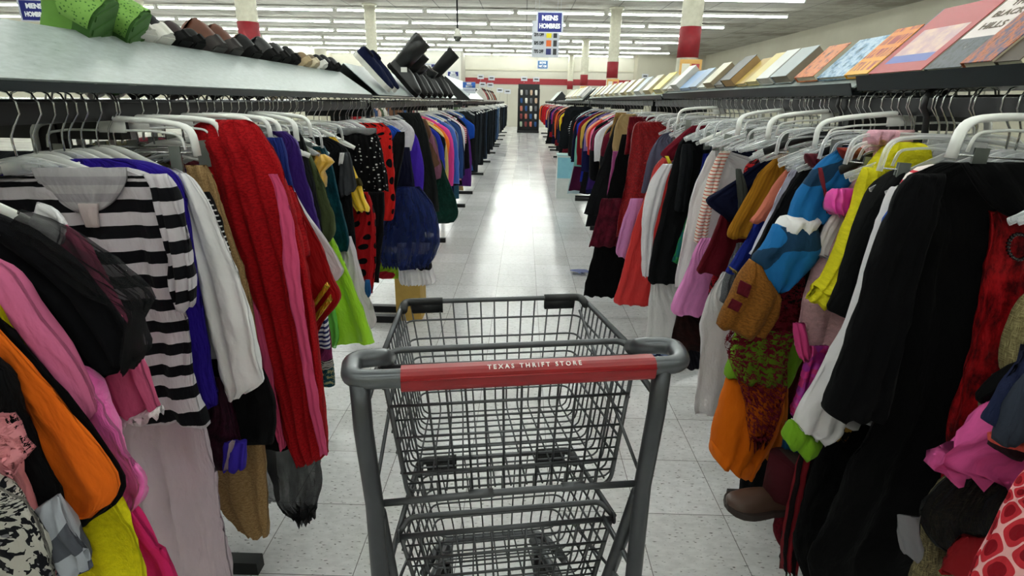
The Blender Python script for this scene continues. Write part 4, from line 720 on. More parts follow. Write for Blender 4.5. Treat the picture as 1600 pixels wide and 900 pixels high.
for k, (nm, sh, mt, rows, ex) in enumerate([
    ('navy_uniform_shirt', 'navy short sleeve uniform shirt', fabric('#10142e'), [(236, 1222, 1250), (246, 1200, 1245), (262, 1172, 1235), (280, 1150, 1220), (298, 1122, 1205), (312, 1103, 1190), (326, 1112, 332, 1170), (344, 1138, 346, 1160)], [('grey_edge', fabric('#3a3c38'), [(264, 1150, 1158), (300, 1153, 1166), (330, 1154, 1162)], dict(dy=-.03, reach=False))]),
    ('red_print_shirt', 'red shirt with black print', fabric('#a81c22', 'brocade', '#2a0c10', .02), [(244, 1190, 1210), (256, 1168, 1208), (280, 1160, 1200), (330, 1155, 1190)], []),
    ('maroon_trousers', 'maroon satin trousers', fabric('#5a0e1a'), [(290, 1142, 1190), (340, 1124, 1175), (390, 1104, 1160), (420, 1088, 428, 1140), (424, 1090, 440, 1118)], []),
    ('red_lace_dress', 'red dress with black lace pattern', fabric('#8f101c', 'brocade', '#1a0a0c', .02), [(370, 1135, 1170), (420, 1118, 1165), (470, 1105, 1150), (520, 1100, 1130)], []),
    ('pink_tulle_skirt', 'pale pink tulle skirt', sheer('#e08cc8', .92), [(372, 1096, 1125), (400, 1082, 1118), (440, 1066, 1116), (478, 1049, 1112), (490, 1052, 496, 1098)], []),
    ('brown_velvet_skirt', 'dark brown velvet skirt', fabric('#2a0f0c', 'crushed', '#160706'), [(450, 1068, 1110), (490, 1058, 1105), (535, 1047, 1100), (545, 1050, 547, 1090)], []),
    ('black_knit_trousers', 'black ribbed knit trousers', fabric('#121118', 'vstripes', '#1e1d24', .01), [(480, 1072, 1120), (530, 1070, 1115), (560, 1068, 1105), (575, 1072, 1100)], []),
    ('red_striped_shirt', 'red and cream striped shirt', fabric('#e8ddd2', 'thinstripes', '#c8503c', .014), [(236, 1126, 1142), (256, 1116, 1132), (290, 1104, 1122), (330, 1094, 1112), (380, 1084, 1104)], []),
    ('white_lab_coat', 'long white cotton coat', fabric('#e4e0e2'), [(224, 1128, 1150), (236, 1112, 1140), (262, 1098, 1132), (300, 1082, 1122), (350, 1072, 1112), (410, 1060, 1100), (450, 1053, 1085)], []),
    ('denim_trousers', 'dark denim trousers with a paper tag', fabric('#171c30'), [(204, 1118, 1138), (214, 1114, 1140), (260, 1104, 1138), (320, 1090, 1130), (400, 1070, 1110)], [('paper_tag', fabric('#e6e6e0'), [(208, 1118, 1130), (220, 1116, 1128)], dict(dy=-.04, dep=.002, folds=1, famp=0, hem=0, reach=False))]),
    ('blue_velvet_dress', 'dark royal blue velvet dress', fabric('#101a66'), [(240, 1100, 1125), (280, 1092, 1120), (340, 1080, 1110), (420, 1066, 1100)], []),
    ('green_print_dress', 'teal and green print dress', fabric('#1f6a66', 'blotch', '#2c8a4a', .04), [(320, 1080, 1110), (360, 1066, 1100), (390, 1056, 1090), (410, 1048, 1080)], []),
    ('black_tunic', 'black long sleeve tunic', fabric('#0f1012'), [(208, 1078, 1115), (220, 1064, 1120), (240, 1055, 1118), (280, 1046, 1100), (330, 1034, 1085), (380, 1022, 1070), (430, 1012, 1055), (442, 1016, 1040)], [('sleeve', fabric('#15171a'), [(225, 1066, 1082), (260, 1062, 1082), (320, 1055, 1075), (330, 1056, 1072)], dict(dy=-.04, reach=False))]),
    ('maroon_marching_jacket', 'maroon marching jacket with white sleeve', fabric('#6a1424'), [(196, 1082, 1110), (206, 1068, 1105), (222, 1050, 1095), (240, 1032, 1080), (248, 1040, 258, 1070)], [('gold_tab', fabric('#d8c23a'), [(244, 1039, 1044), (256, 1045, 1050)], dict(dy=-.04, dep=.004, folds=1, famp=0, reach=False)), ('white_sleeve', fabric('#dedbe0'), [(256, 1036, 1052), (280, 1018, 1042), (310, 1008, 1034), (350, 1003, 1024), (400, 1002, 1018), (432, 1004, 1014)], dict(dy=-.05, reach=False, lab='white sleeve'))]),
    ('white_trousers', 'white cotton trousers with elastic hem', fabric('#dcdada'), [(400, 1024, 1070), (450, 1016, 1068), (500, 1012, 1064), (535, 1008, 1060), (544, 1012, 546, 1050)], []),
    ('blue_logo_shorts', 'navy shorts with a pale looping emblem', fabric('#1a2550', 'brocade', '#8fa0c8', .09), [(500, 1015, 1062), (530, 1012, 1062), (556, 1012, 1060)], []),
    ]):
    Yk = 1.82+.062*k
    garment(R_, Yk, nm, sh, nm.split('_')[-1], [(nm.split('_')[-1], mt, rows, dict(reach=(k not in (7,))))]+ex, ['clear', 'white', 'clear', 'none', 'none', 'none', 'none', 'clear', 'white', 'clip', 'clear', 'none', 'white', 'clear', 'none', 'none'][k], sh+[' with its pointed sleeve left of the mustard top', ' between navy shirt and mustard top', ' above the brown velvet skirt', ' beside the white satin trousers', ' above the brown velvet hem', ' hanging below the pink tulle', ' below the pink tulle, touching the cart view', ' left of the long white coat edge', ' between navy shirt and black tunic', ' clipped among clear hangers', ' beside the dark denim', ' peeking out below the black tunic', ' in front of the bright red costume', ' and gold tab above the red costume', ' hanging beside the cart handle', ' low beside the cart handle'][k])
for k, (nm, sh, mt, rows, hg) in enumerate([
    ('red_cape', 'bright red satin cape', satin('#cf1d1c', .5), [(246, 1034, 1060), (262, 1022, 1054), (300, 1010, 1040), (350, 992, 1028), (400, 978, 1020), (440, 968, 1012), (468, 959, 1002), (474, 962, 482, 990)], 'clear'),
    ('lilac_tutu', 'small lilac tulle skirt', fabric('#c884b8'), [(310, 985, 1005), (350, 972, 1000), (390, 962, 990), (400, 966, 404, 985)], 'none'),
    ('grey_jacket', 'grey jacket with white lapel', fabric('#55566a'), [(206, 1040, 1062), (222, 1024, 1056), (250, 1012, 1040), (300, 1002, 1030)], 'clear'),
    ('red_sequin_gown', 'glossy dark red sequin gown', sequin('#9a0c14', 200, .3), [(190, 998, 1036), (198, 990, 1040), (230, 985, 1034), (280, 978, 1022), (330, 968, 1012), (370, 962, 1000)], 'clear'),
    ('maroon_velvet_blouse', 'maroon velvet blouse', fabric('#7a1420', 'crushed', '#4c0a14'), [(182, 984, 1010), (190, 982, 1012), (240, 976, 1000)], 'clear'),
    ('maroon_velvet_skirt', 'maroon velvet skirt', fabric('#5c1226', 'crushed', '#380a16'), [(310, 940, 985), (350, 930, 980), (385, 920, 970)], 'none'),
    ('black_gown', 'long flared black gown', fabric('#070708'), [(210, 972, 995), (250, 962, 990), (300, 950, 985), (350, 938, 978), (400, 926, 970), (440, 915, 960), (462, 912, 466, 955)], 'clear'),
    ('magenta_slip', 'magenta satin slip', satin('#8a1466', .5), [(236, 958, 972), (280, 952, 968), (330, 945, 962)], 'clear'),
    ('tan_blazer', 'tan blazer', fabric('#a48a60'), [(178, 972, 996), (190, 964, 990), (215, 958, 980), (236, 958, 975), (246, 962, 970)], 'clear'),
    ('black_suit_jacket', 'black suit jacket', fabric('#131416'), [(185, 965, 985), (210, 955, 980), (260, 938, 970), (310, 920, 960), (335, 912, 342, 940)], 'clear'),
    ('camel_coat', 'camel brown coat', fabric('#8a6a3a'), [(176, 962, 980), (190, 958, 974), (216, 952, 966)], 'clear'),
    ]):
    garment(R_, 2.84+.105*k, nm, sh, nm.split('_')[-1], [(nm.split('_')[-1], mt, rows, dict(reach=(k not in (1, 5))))], hg, sh+[' left of the black tunic', ' beside the bright red cape', ' above the bright red cape', ' shining under the lights', ' behind the sequin gown shoulder', ' low beside the long black gown', ' sweeping down to the floor tiles', ' between black gown and black suit jacket', ' sleeve at the start of the second right rack', ' at the end of the front right rack', ' behind the tan blazer'][k])
# ================================================================== garments farther along the racks (built hanging from their rail)
def far_garment(kind, mat, seed, w=.20, hem=.75, detail=1):
    """local frame: origin on top of the rail, aisle towards -x, garment in the xz plane"""
    rnd = random.Random(seed); j = lambda a: rnd.uniform(-a, a); n = 28 if detail else 18; st = .03 if detail else .05
    V = lambda x0, x1, z: (Vector((x0, j(.004), z)), Vector((x1, j(.004), z))); b = MB()
    if kind in ('trousers', 'jeans', 'skirt', 'tutu'):
        f = {'trousers': .0, 'jeans': -.01, 'skirt': .07, 'tutu': .14}[kind]
        cloth(b, [V(-.17, .17, -.15), V(-.18, .18, -.2), V(-.18-f*.6, .18+f*.6, -.3), V(-.17-f, .17+f, -hem*.6), V(-.16-f+j(.02), .16+f+j(.02), -hem)], dep=.022, folds=5 if f > .02 else 2, famp=.012 if f > .02 else .006, seed=seed, n=n, step=st, wr=.008)
    else:
        fl = {'dress': .07, 'gown': .12, 'coat': .03, 'shirt': .0, 'blouse': .02, 'jacket': .01, 'tunic': .03, 'cape': .10, 'costume': .03, 'sweater': .0}.get(kind, .02)
        cloth(b, [V(-.05, .05, -.115), V(-.13, .13, -.135), V(-w, w, -.18), V(-w-.01, w+.01, -.3), V(-w-fl*.5, w+fl*.5, -.2-(hem-.2)*.55), V(-w-fl+j(.02), w+fl+j(.02), -hem)], dep=.024, folds=4, famp=.009, seed=seed, n=n, step=st, wr=.008)
        ls = {'dress': .22, 'gown': .5, 'shirt': .3, 'blouse': .24, 'cape': 0, 'tunic': .5}.get(kind, .52)
        if ls:
            for s in (-1, 1):
                o = j(.02); A = w-.03; R = [(s*A, -.17), (s*(w+.035+o), -.24), (s*(w+.07+o), -.17-ls*.5), (s*(w+.075+o+j(.015)), -.19-ls)]
                ww = [.03, .05, .048, .04]
                cloth(b, [(Vector((x-q, -.01+j(.01), z)), Vector((x+q, -.01+j(.01), z-.01))) for (x, z), q in zip(R, ww)], dep=.03, folds=1, famp=.004, seed=seed+s, n=max(12, n//2), step=st, wr=.008)
    return b
def hang_far(side, Y, kind, colour, short, mat, hem, label, group=None, detail=1, yaw=None, w=.20):
    rnd = random.Random(int(Y*977)+(7 if side > 0 else 3)); zt = ZR if side > 0 else ZL
    o = far_garment(kind, mat, int(Y*131)+side*5, w, hem, detail).build(kind if kind not in ('tutu',) else 'tulle_skirt', mat)
    tag(o, label, kind if kind != 'tutu' else 'skirt', group); o.location = (side*RX, Y, zt); a = rnd.uniform(-.22, .22) if yaw is None else yaw
    o.rotation_euler = (0, 0, a+(PI if side < 0 else 0)); GARMENTS.append((side, Y, short, rnd.choice(['white', 'clear', 'white']), zt, None)); return o
def colname(h): return h
def row_of(side, y0, spec, dy, where, detail=1):
    prev = None
    for i, (cn, hexc, kind, hem) in enumerate(spec):
        Y = y0+i*dy; fab = fabric(hexc) if isinstance(hexc, str) else hexc
        short = '%s %s' % (cn, kind if kind != 'tutu' else 'tulle skirt')
        lab = short+(' beyond the %s' % prev if prev else ' hanging first')+where
        hang_far(side, Y, kind, cn, short+where, fab, hem, lab, None, detail); prev = short
S2 = satin('#1d55b8', .5)
row_of(-1, 3.68, [('dark green', '#15402c', 'shirt', .6), ('charcoal', '#202222', 'coat', 1.0), ('olive grey', '#4d4a36', 'jacket', .75), ('royal blue', '#2331a0', 'costume', .8), ('black velvet', '#0f0f12', 'dress', 1.0), ('cream gold', '#d8c078', 'tunic', .85),
    ('orange', '#e8742a', 'shirt', .6), ('hot pink', '#e0489a', 'tunic', .72), ('yellow', '#e2c830', 'skirt', .85), ('blue satin', S2, 'costume', .72), ('maroon spotted', fabric('#3a1016', 'dots', '#c8b8a0', .05), 'dress', 1.02), ('grey blue', '#6a7c94', 'shirt', .7),
    ('denim blue', '#2c4a80', 'jacket', .9), ('navy', '#14193c', 'coat', 1.05), ('white', '#dedce0', 'shirt', .62), ('rose plaid', fabric('#a84a5a', 'stripes', '#d8a8a8', .02), 'dress', .8), ('deep red', '#8c161c', 'trousers', 1.1), ('black', '#111114', 'costume', .9),
    ('steel teal', '#2f5a70', 'trousers', 1.08), ('violet', '#5a2a7a', 'tutu', .95), ('sapphire', '#1e4fb0', 'dress', .8), ('tan', '#a88a5c', 'trousers', 1.05), ('sea blue', '#3f6fb0', 'cape', .82), ('black knit', '#17181a', 'coat', 1.0)], .148, ' on the second left rack')
dk = ['#1d2326', '#14171c', '#20262c', '#101216', '#2a3036', '#16181c', '#0e1014', '#1a2028', '#2c3a4c', '#111316']
nmz = ['slate', 'black', 'graphite', 'jet black', 'washed grey', 'inky', 'pitch dark', 'smoky', 'dark denim', 'coal', 'dark slate', 'plain black', 'deep graphite', 'very black', 'faded grey', 'blue black', 'soot dark', 'smoke grey', 'raw denim', 'charcoal']
row_of(-1, 8.45, [(nmz[i], dk[i % 10], 'trousers', 1.0+.06*((i*7) % 3)) for i in range(20)]+[('light denim', '#4a6c94', 'jeans', 1.0), ('mid denim', '#3a567c', 'jeans', 1.05), ('grey denim', '#565c62', 'jeans', 1.0), ('faded denim', '#5a7698', 'jeans', 1.02)], .37, ' on the third left rack', 0)
row_of(-1, 18.4, [(nmz[(i+3) % 20], dk[(i+3) % 10], 'jeans', 1.0) for i in range(12)], .58, ' on the farthest left rack', 0)
wing = fabric('#141619')
row_of(1, 4.22, [('maroon', '#5c1426', 'dress', .95), ('inky', '#121317', 'coat', 1.1), ('caramel', '#8c6434', 'jacket', .8), ('white', '#dcdbe0', 'shirt', .7), ('wine', '#6c1a3a', 'dress', .9), ('black', '#101114', 'gown', 1.12), ('candy pink', '#e880a8', 'blouse', .55),
    ('scarlet', '#b8302a', 'shirt', .6), ('peach', '#e49a78', 'blouse', .6), ('dark purple', '#3a2368', 'dress', .85), ('lilac', '#8a70a8', 'shirt', .7), ('navy', '#161a44', 'costume', .95), ('mustard', '#c8a24a', 'shirt', .66), ('black lace', '#151417', 'dress', 1.0),
    ('crimson', '#7c1420', 'tunic', .8), ('blue', '#2232a0', 'dress', .9), ('sea green', '#7fc0b0', 'tutu', .75), ('deep navy', '#10142e', 'coat', 1.0), ('red orange', '#c04a2c', 'shirt', .6), ('plum', '#4c1838', 'gown', 1.1), ('jet', '#0e0f11', 'jacket', .8),
    ('pale blue', '#bcd4dc', 'gown', 1.18), ('ebony', '#131416', 'jacket', .78)], .148, ' on the second right rack')
row_of(1, 8.9, [('lime', '#9cc23a', 'shirt', .8), ('burgundy', '#5e1420', 'dress', .85), ('yellow', '#e0c22a', 'shirt', .6), ('navy', '#171c36', 'jacket', .8), ('rust', '#a8482a', 'shirt', .6), ('black', '#131417', 'coat', 1.0), ('orange', '#d8622c', 'costume', .7), ('cream', '#d8d0bc', 'shirt', .6),
    ('dark red', '#701820', 'dress', .9), ('charcoal', '#232529', 'coat', 1.05), ('magenta', '#9a2460', 'shirt', .65), ('coral', '#d86a50', 'blouse', .6), ('violet', '#44287c', 'dress', .8), ('midnight', '#10132a', 'coat', 1.0), ('brick', '#8c2c20', 'shirt', .7), ('grey', '#6c6e74', 'sweater', .6),
    ('ruby', '#8c1420', 'dress', .9), ('onyx', '#101013', 'gown', 1.1), ('apricot', '#e09060', 'shirt', .6), ('indigo', '#22286a', 'jacket', .8)], .37, ' on the third right rack', 0)
row_of(1, 17.7, [(a, c, 'sweater', .62) for a, c in [('red', '#b01c22'), ('fire red', '#c02420'), ('cherry', '#a0141e'), ('cardinal', '#98161c'), ('tomato', '#c83a2a'), ('black', '#141417'), ('garnet', '#7a121c'), ('orange', '#d0602c'), ('rosewood', '#6a1c24'), ('dark', '#1c1c22')]], .7, ' on the farthest right rack', 0)
# black jacket with white wings printed on it, facing the camera at the end of the second right rack
wj = thing('winged_jacket', 'black jacket with white wing print facing the camera on the right rack', 'jacket')
cloth_rows = lambda R, Y: prow(R, Y)
cloth(MB(), prow([(168, 890, 925), (176, 882, 930), (190, 878, 934), (220, 874, 930), (240, 872, 920)], 8.25), dep=.05, folds=3, famp=.01, seed=5); _m = MB(); cloth(_m, prow([(166, 892, 922), (172, 884, 930), (190, 878, 934), (215, 874, 928), (232, 872, 918)], 8.25), dep=.05, folds=3, famp=.012, seed=5, wr=.015)
_m.build('body', wing, wj)
for sg in (0, 1):
    m_ = MB()
    for k in range(9):
        y_ = 186+k*4.2; x0 = (898-k*.3) if sg == 0 else 911; x1 = x0-(9.5-abs(k-3)*.9)*(1 if sg == 0 else -.55)
        p, q_ = at(x0, y_, 8.17), at(x1, y_+5.5-k*.9, 8.17); d_ = (q_-p).normalized().cross(Vector((0, 1, 0)))*.012
        m_.add([p-d_, p+d_, q_+d_*.2, q_-d_*.2, p-d_+Vector((0, .01, 0)), p+d_+Vector((0, .01, 0)), q_+d_*.2+Vector((0, .01, 0)), q_-d_*.2+Vector((0, .01, 0))], [(0, 1, 2, 3), (4, 7, 6, 5), (0, 4, 5, 1), (1, 5, 6, 2), (2, 6, 7, 3), (3, 7, 4, 0)])
    m_.build('wing_print', fabric('#d8dcdc'), wj, False)['label'] = 'white feathered wing print'
settle(wj); GARMENTS.append((1, 8.27, 'winged black jacket', 'white', 1.2, None))
# ================================================================== hangers
def hanger(kind):
    t = thing('clothes_hanger', 'hanger', 'hanger')
    wire = [(.015, 0, -.026), (.023, 0, -.008), (.017, 0, .010), (0, 0, .0165), (-.018, 0, .010), (-.026, 0, -.006), (-.026, 0, -.026), (-.012, 0, -.045), (-.002, 0, -.062), (0, 0, -.075), (0, 0, -.105)]
    if kind == 'black':
        MB().tube([Vector(p)*1.0 for p in wire[:8]]+[Vector((-.008, 0, -.07)), Vector((-.004, 0, -.10))], [.009]*9+[.012], 8, ry=.004).build('hook', BLACKP, t)
        MB().tube(bend([(-.2, 0, -.165), (-.1, 0, -.118), (0, 0, -.10), (.1, 0, -.118), (.2, 0, -.165)], .08, 5), .011, 8, ry=.005).build('shoulder_bar', BLACKP, t); return t
    MB().tube(wire, .0019, 6).build('hook', CHROME, t)
    mt = WHITEP if kind in ('white', 'thickclip') else CLEARP
    if kind in ('white', 'clear'):
        b = MB(); r_ = .0068 if kind == 'white' else .0055
        b.tube(bend([(-.197, 0, -.184), (-.14, 0, -.155), (-.08, 0, -.128), (-.03, 0, -.108), (0, 0, -.104), (.03, 0, -.108), (.08, 0, -.128), (.14, 0, -.155), (.197, 0, -.184)], .03, 4), r_*1.25, 8, ry=r_*.6)
        b.tube(bend([(-.18, 0, -.182), (-.1, 0, -.155), (0, 0, -.132), (.1, 0, -.155), (.18, 0, -.182)], .03, 3), .0035, 6)
        b.box((-.03, -.003, -.13), (.03, .003, -.105)); b.build('shoulder_bar', mt, t)
    else:
        top = {'clip': -.09, 'thickclip': -.045}[kind]; r_ = .0062 if kind == 'clip' else .0095; b = MB()
        b.tube(bend([(-.185, 0, top-.072), (-.182, 0, top-.01), (-.12, 0, top), (0, 0, top+.006), (.12, 0, top), (.182, 0, top-.01), (.185, 0, top-.072)], .035, 5), r_*1.3, 8, ry=r_*.7)
        b.tube(bend([(-.16, 0, top-.06), (-.155, 0, top-.028), (-.1, 0, top-.02), (.1, 0, top-.02), (.155, 0, top-.028), (.16, 0, top-.06)], .02, 3), .003, 6)
        b.box((-.03, -.003, top-.025), (.03, .003, top)); b.build('frame', mt, t)
        MB().tube([(-.187, 0, top-.066), (.187, 0, top-.066)], .0016, 6).build('clip_rod', CHROME, t)
        for s in (-1, 1):
            c = MB()
            for q in (-1, 1): c.box((s*.135-.013, q*.005-.0015, top-.115), (s*.135+.013, q*.005+.0015, top-.052), M=Matrix.Rotation(q*-.05, 4, 'X'))
            c.build('clip', GREYM, t, False)
    return t
PROTO = {k: hanger(k) for k in ('white', 'clear', 'clip', 'black', 'thickclip')}; used = set(); rH = random.Random(11)
DESC = {'white': 'white plastic hanger', 'clear': 'clear plastic hanger', 'clip': 'clear clip hanger', 'black': 'black hanger', 'thickclip': 'thick white hanger'}
def place_hanger(kind, side, Y, label, yaw, dz=0., grp=None):
    tl = rH.uniform(-.07, .07)
    loc = (side*RX, Y, (ZR if side > 0 else ZL)+.002+dz); rz = yaw+(PI if side < 0 else 0)
    if kind in used: dup(PROTO[kind], loc, rz, label, grp).rotation_euler = (0, tl, rz)
    else:
        used.add(kind); o = PROTO[kind]; o.location = loc; o.rotation_euler = (0, 0, rz); o['label'] = label
        if grp: o['group'] = grp
    return
for side, Y, short, hk, zt, ob in GARMENTS:
    k = hk if hk in PROTO else ('clear' if (side > 0 or Y < 1) else 'white')
    if side > 0 and Y < .9: k = 'clear'
    if side > 0 and k == 'white' and int(Y*100) % 3: k = 'clear'
    near = ob is not None
    if short in ('tan suede coat', 'long red hooded robe', 'black blazer', 'padded olive green vest', 'crisp white blouse'): k = 'thickclip'
    yaw = rH.uniform(-.22, .22) if near else rH.uniform(-.3, .3)
    if near and side > 0 and k == 'clear' and int(Y*1000) % 2 and Y > 1: k = 'clip'
    w_ = short.split(' '); sh = ' '.join(w_[:12])
    place_hanger(k, side, Y, DESC[k]+' holding the '+sh, yaw, 0., 'hangers on the %s racks' % ('left' if side < 0 else 'right'))
# bare hangers bunched on the rails
bare = [(1, 1.30, 'clear'), (1, 1.40, 'thickclip'), (1, 1.63, 'clip'), (1, 1.72, 'thickclip'), (1, 1.84, 'clip'), (1, 1.93, 'clear'), (1, 2.02, 'thickclip'), (1, 2.12, 'clip'), (1, 2.2, 'clear'), (1, 2.28, 'clip'), (1, 2.36, 'clear'), (1, 2.45, 'clip'), (1, 2.54, 'clear'), (1, 2.7, 'thickclip'), (1, 2.8, 'clip'),
        (-1, 1.09, 'clear'), (-1, 1.22, 'white'), (-1, 1.30, 'thickclip'), (-1, 1.48, 'thickclip'), (-1, 1.66, 'thickclip'), (-1, 2.0, 'clip'), (-1, 2.2, 'clip'), (-1, 2.5, 'white'), (-1, 2.7, 'clear'), (-1, 2.9, 'white')]
GS = sorted(GARMENTS, key=lambda g: g[1])
for i, (s, Y, k) in enumerate(bare):
    nb = [g for g in GS if g[0] == s and g[1] > Y][0][2]
    place_hanger(k, s, Y+.011, 'empty %s just in front of the %s' % (DESC[k], ' '.join(nb.split(' ')[:9])), rH.uniform(-.3, .3), .0, 'empty hangers on the front racks')
# clothes on the far rails, seen between the beam and the near hangers
def back_item(side, Y, kind, mat, label, hem=.8):
    zt = ZR if side > 0 else ZL; o = far_garment(kind, mat, int(Y*71)+9, .14, hem, 0).build(kind, mat); tag(o, label, kind)
    o.location = (side*(RX+.34), Y, zt-.01); o.rotation_euler = (0, 0, rH.uniform(-.2, .2)+(0 if side < 0 else PI)); return o
for i, (Y, kind, c, cn) in enumerate([(.95, 'jacket', '#7a6c4c', 'olive and black striped'), (1.08, 'jacket', '#34506e', 'denim blue'), (1.2, 'shirt', '#16181c', 'black'), (1.36, 'coat', '#1a1c20', 'dark'), (1.55, 'shirt', '#24346a', 'navy'), (1.72, 'jacket', '#54513a', 'khaki'), (1.9, 'shirt', '#6a2a34', 'maroon'),
        (2.15, 'shirt', '#c8c6c4', 'pale grey'), (2.4, 'shirt', '#2a2c30', 'charcoal'), (2.65, 'shirt', '#14543c', 'green'), (2.9, 'shirt', '#8c8a88', 'grey')]):
    m_ = fabric('#7a7048', 'stripes', '#14140f', .04) if i == 0 else fabric(c)
    back_item(-1, Y, kind, m_, cn+' '+kind+' on the far rail of the left front rack')
for i, (Y, kind, c, cn) in enumerate([(1.0, 'shirt', '#d8d4d0', 'white'), (1.15, 'shirt', '#a8a4a0', 'pale grey'), (1.32, 'shirt', '#7c2a2c', 'brick red'), (1.5, 'shirt', '#c4c0bc', 'silver grey'), (1.7, 'shirt', '#8c8a5c', 'olive'), (1.95, 'shirt', '#b8b4b0', 'stone'), (2.2, 'shirt', '#5c5e64', 'slate'),
        (2.5, 'shirt', '#989490', 'ash'), (2.8, 'shirt', '#84807c', 'dusty grey'), (3.1, 'shirt', '#b0acaa', 'light ash'), (3.5, 'shirt', '#707074', 'mid grey')]):
    back_item(1, Y, kind, fabric(c), cn+' '+kind+' on the far rail of the right front rack')
# wooden hanger on the far rail
wh = thing('clothes_hanger', 'light wooden hanger on the far rail behind the clear hangers', 'hanger', (-(RX+.33), 1.03, ZL), .1)
MB().tube([(.014, 0, -.01), (0, 0, .01), (-.018, 0, -.01), (0, 0, -.05), (0, 0, -.08)], .002, 6).build('hook', CHROME, wh)
MB().tube(bend([(-.2, 0, -.19), (-.1, 0, -.10), (0, 0, -.075), (.1, 0, -.10), (.2, 0, -.19)], .05, 5), .016, 10, ry=.008).build('shoulder_bar', plain('#c9b083', .5), wh)
# ================================================================== books on the right slope
TOUT = Vector((1, 0, 1)).normalized(); NOUT = Vector((-1, 0, 1)).normalized()
def cover(c, kind='plain', c2='#ffffff', c3='#222222', sc=1.):
    key = ('cover', c, kind, c2, c3, sc)
    if key in MC: return MC[key]
    q = NT('book_cover'); q.val('Roughness', .38); A, B, C_ = lin(c), lin(c2), lin(c3); t = q.n('ShaderNodeTexCoord'); sep = q.n('ShaderNodeSeparateXYZ'); q.l(t.outputs['UV'], sep.inputs[0]); U, V = sep.outputs[0], sep.outputs[1]
    n_ = q.noise(t.outputs['UV'], 5*sc, 5, .65)
    if kind == 'photo': col = q.mix(q.math('LESS_THAN', V, .42), A, q.ramp(n_, [(.35, c3), (.5, c2), (.62, c3), (.75, c)]))
    elif kind == 'scene': col = q.ramp(n_, [(.35, c3), (.45, c), (.56, c2), (.7, c)])
    elif kind == 'panel':
        inp = q.math('MULTIPLY', q.math('LESS_THAN', q.math('ABSOLUTE', q.math('SUBTRACT', U, .5)), .38), q.math('LESS_THAN', q.math('ABSOLUTE', q.math('SUBTRACT', V, .4)), .26))
        bar = q.math('MULTIPLY', inp, q.math('LESS_THAN', V, .26)); col = q.mix(bar, q.mix(inp, A, q.ramp(n_, [(.4, c2), (.6, '#e8c8b8')])), C_)
    elif kind == 'strokes':
        mp = q.n('ShaderNodeMapping'); mp.inputs['Scale'].default_value = (22, 2.4, 1); q.l(t.outputs['UV'], mp.inputs[0]); st_ = q.math('GREATER_THAN', q.noise(mp.outputs[0], 1, 1), .5)
        band = q.math('GREATER_THAN', q.math('FRACT', q.math('MULTIPLY', V, 3.6)), .3); col = q.mix(q.math('MULTIPLY', st_, band), q.ramp(V, [(0, c2), (.6, c)]), C_)
    else: col = A
    q.base(col); MC[key] = q.m; return q.m
PAGE = plain('#d9cfb4', .8)
def book(Y0, Y1, L, th, mat, label, lettering=None, start=.02, x0=.875, z0=1.422, tilt=0., page='#d9cfb4', parent_group=None):
    """lies on the slope, foot against the lip, cover facing up and out to the aisle"""
    t = thing('book', label, 'book', (x0, (Y0+Y1)/2, z0), 0, parent_group); w = (Y1-Y0)/2
    M = basis(Vector((0, -1, 0)), TOUT, NOUT, Vector((0, 0, 0))+TOUT*start+NOUT*.004)
    if tilt: M = M @ Matrix.Rotation(tilt, 4, 'Z')
    MB().box((-w+.003, .003, .002), (w-.001, L-.003, th-.002), 0, M).build('pages', plain(page, .8), t, False)
    c = MB(); q = .0018
    for z_ in (0, th-q):
        P = [Vector((-w, 0, z_)), Vector((w, 0, z_)), Vector((w, L, z_)), Vector((-w, L, z_))]; P += [p+Vector((0, 0, q)) for p in P]
        c.add([M @ p for p in P], [(0, 3, 2, 1), (4, 5, 6, 7), (0, 1, 5, 4), (1, 2, 6, 5), (2, 3, 7, 6), (3, 0, 4, 7)], [(0, 0), (1, 0), (1, 1), (0, 1)]*2)
    c.box((-w-.001, 0, 0), (-w+.001, L, th), 0, M)
    o = c.build('cover', mat, t, False)
    if lettering:
        for (s, size, v, colr, sx) in lettering:
            text_on(s, size, M @ Matrix.Translation((0, L*v, th+.0006)), plain(colr, .5), t, sx, 'cover_lettering', .0004, .0003)
    return t
book(1.06, 1.115, .17, .016, cover('#4a3c2c'), 'thin dark brown book at the right end of the shelf')
book(1.12, 1.195, .19, .02, cover('#c86a38', 'scene', '#3c4a70', '#3a2418'), 'paperback with burnt orange and blue painted cover')
book(1.20, 1.305, .205, .012, cover('#e9dedb', 'photo', '#5a6068', '#20242c'), 'white travel paperback with mountain photo and large brown words', [('THE', .022, .88, '#6a5a48', 1), ('BLACK', .024, .74, '#6a5a48', 1), ('HILLS', .026, .57, '#6a5a48', 1)])
book(1.315, 1.51, .215, .012, cover('#bb4c52', 'panel', '#cfa8b0', '#6a78c0'), 'large rose red paperback with pale pink picture panel')
book(1.515, 1.62, .165, .014, cover('#e8891c', 'strokes', '#f2b420', '#a82814'), 'bright orange paperback with red brush lettering')
book(1.625, 1.77, .15, .012, cover('#7ea6cc', 'scene', '#c4d8e8', '#2c4456'), 'sky blue picture book with dark green spine and winter scene')
book(1.785, 1.905, .135, .02, cover('#d8743a', 'scene', '#e08a4a', '#2a2622'), 'orange and black hardback beside the sky blue book')
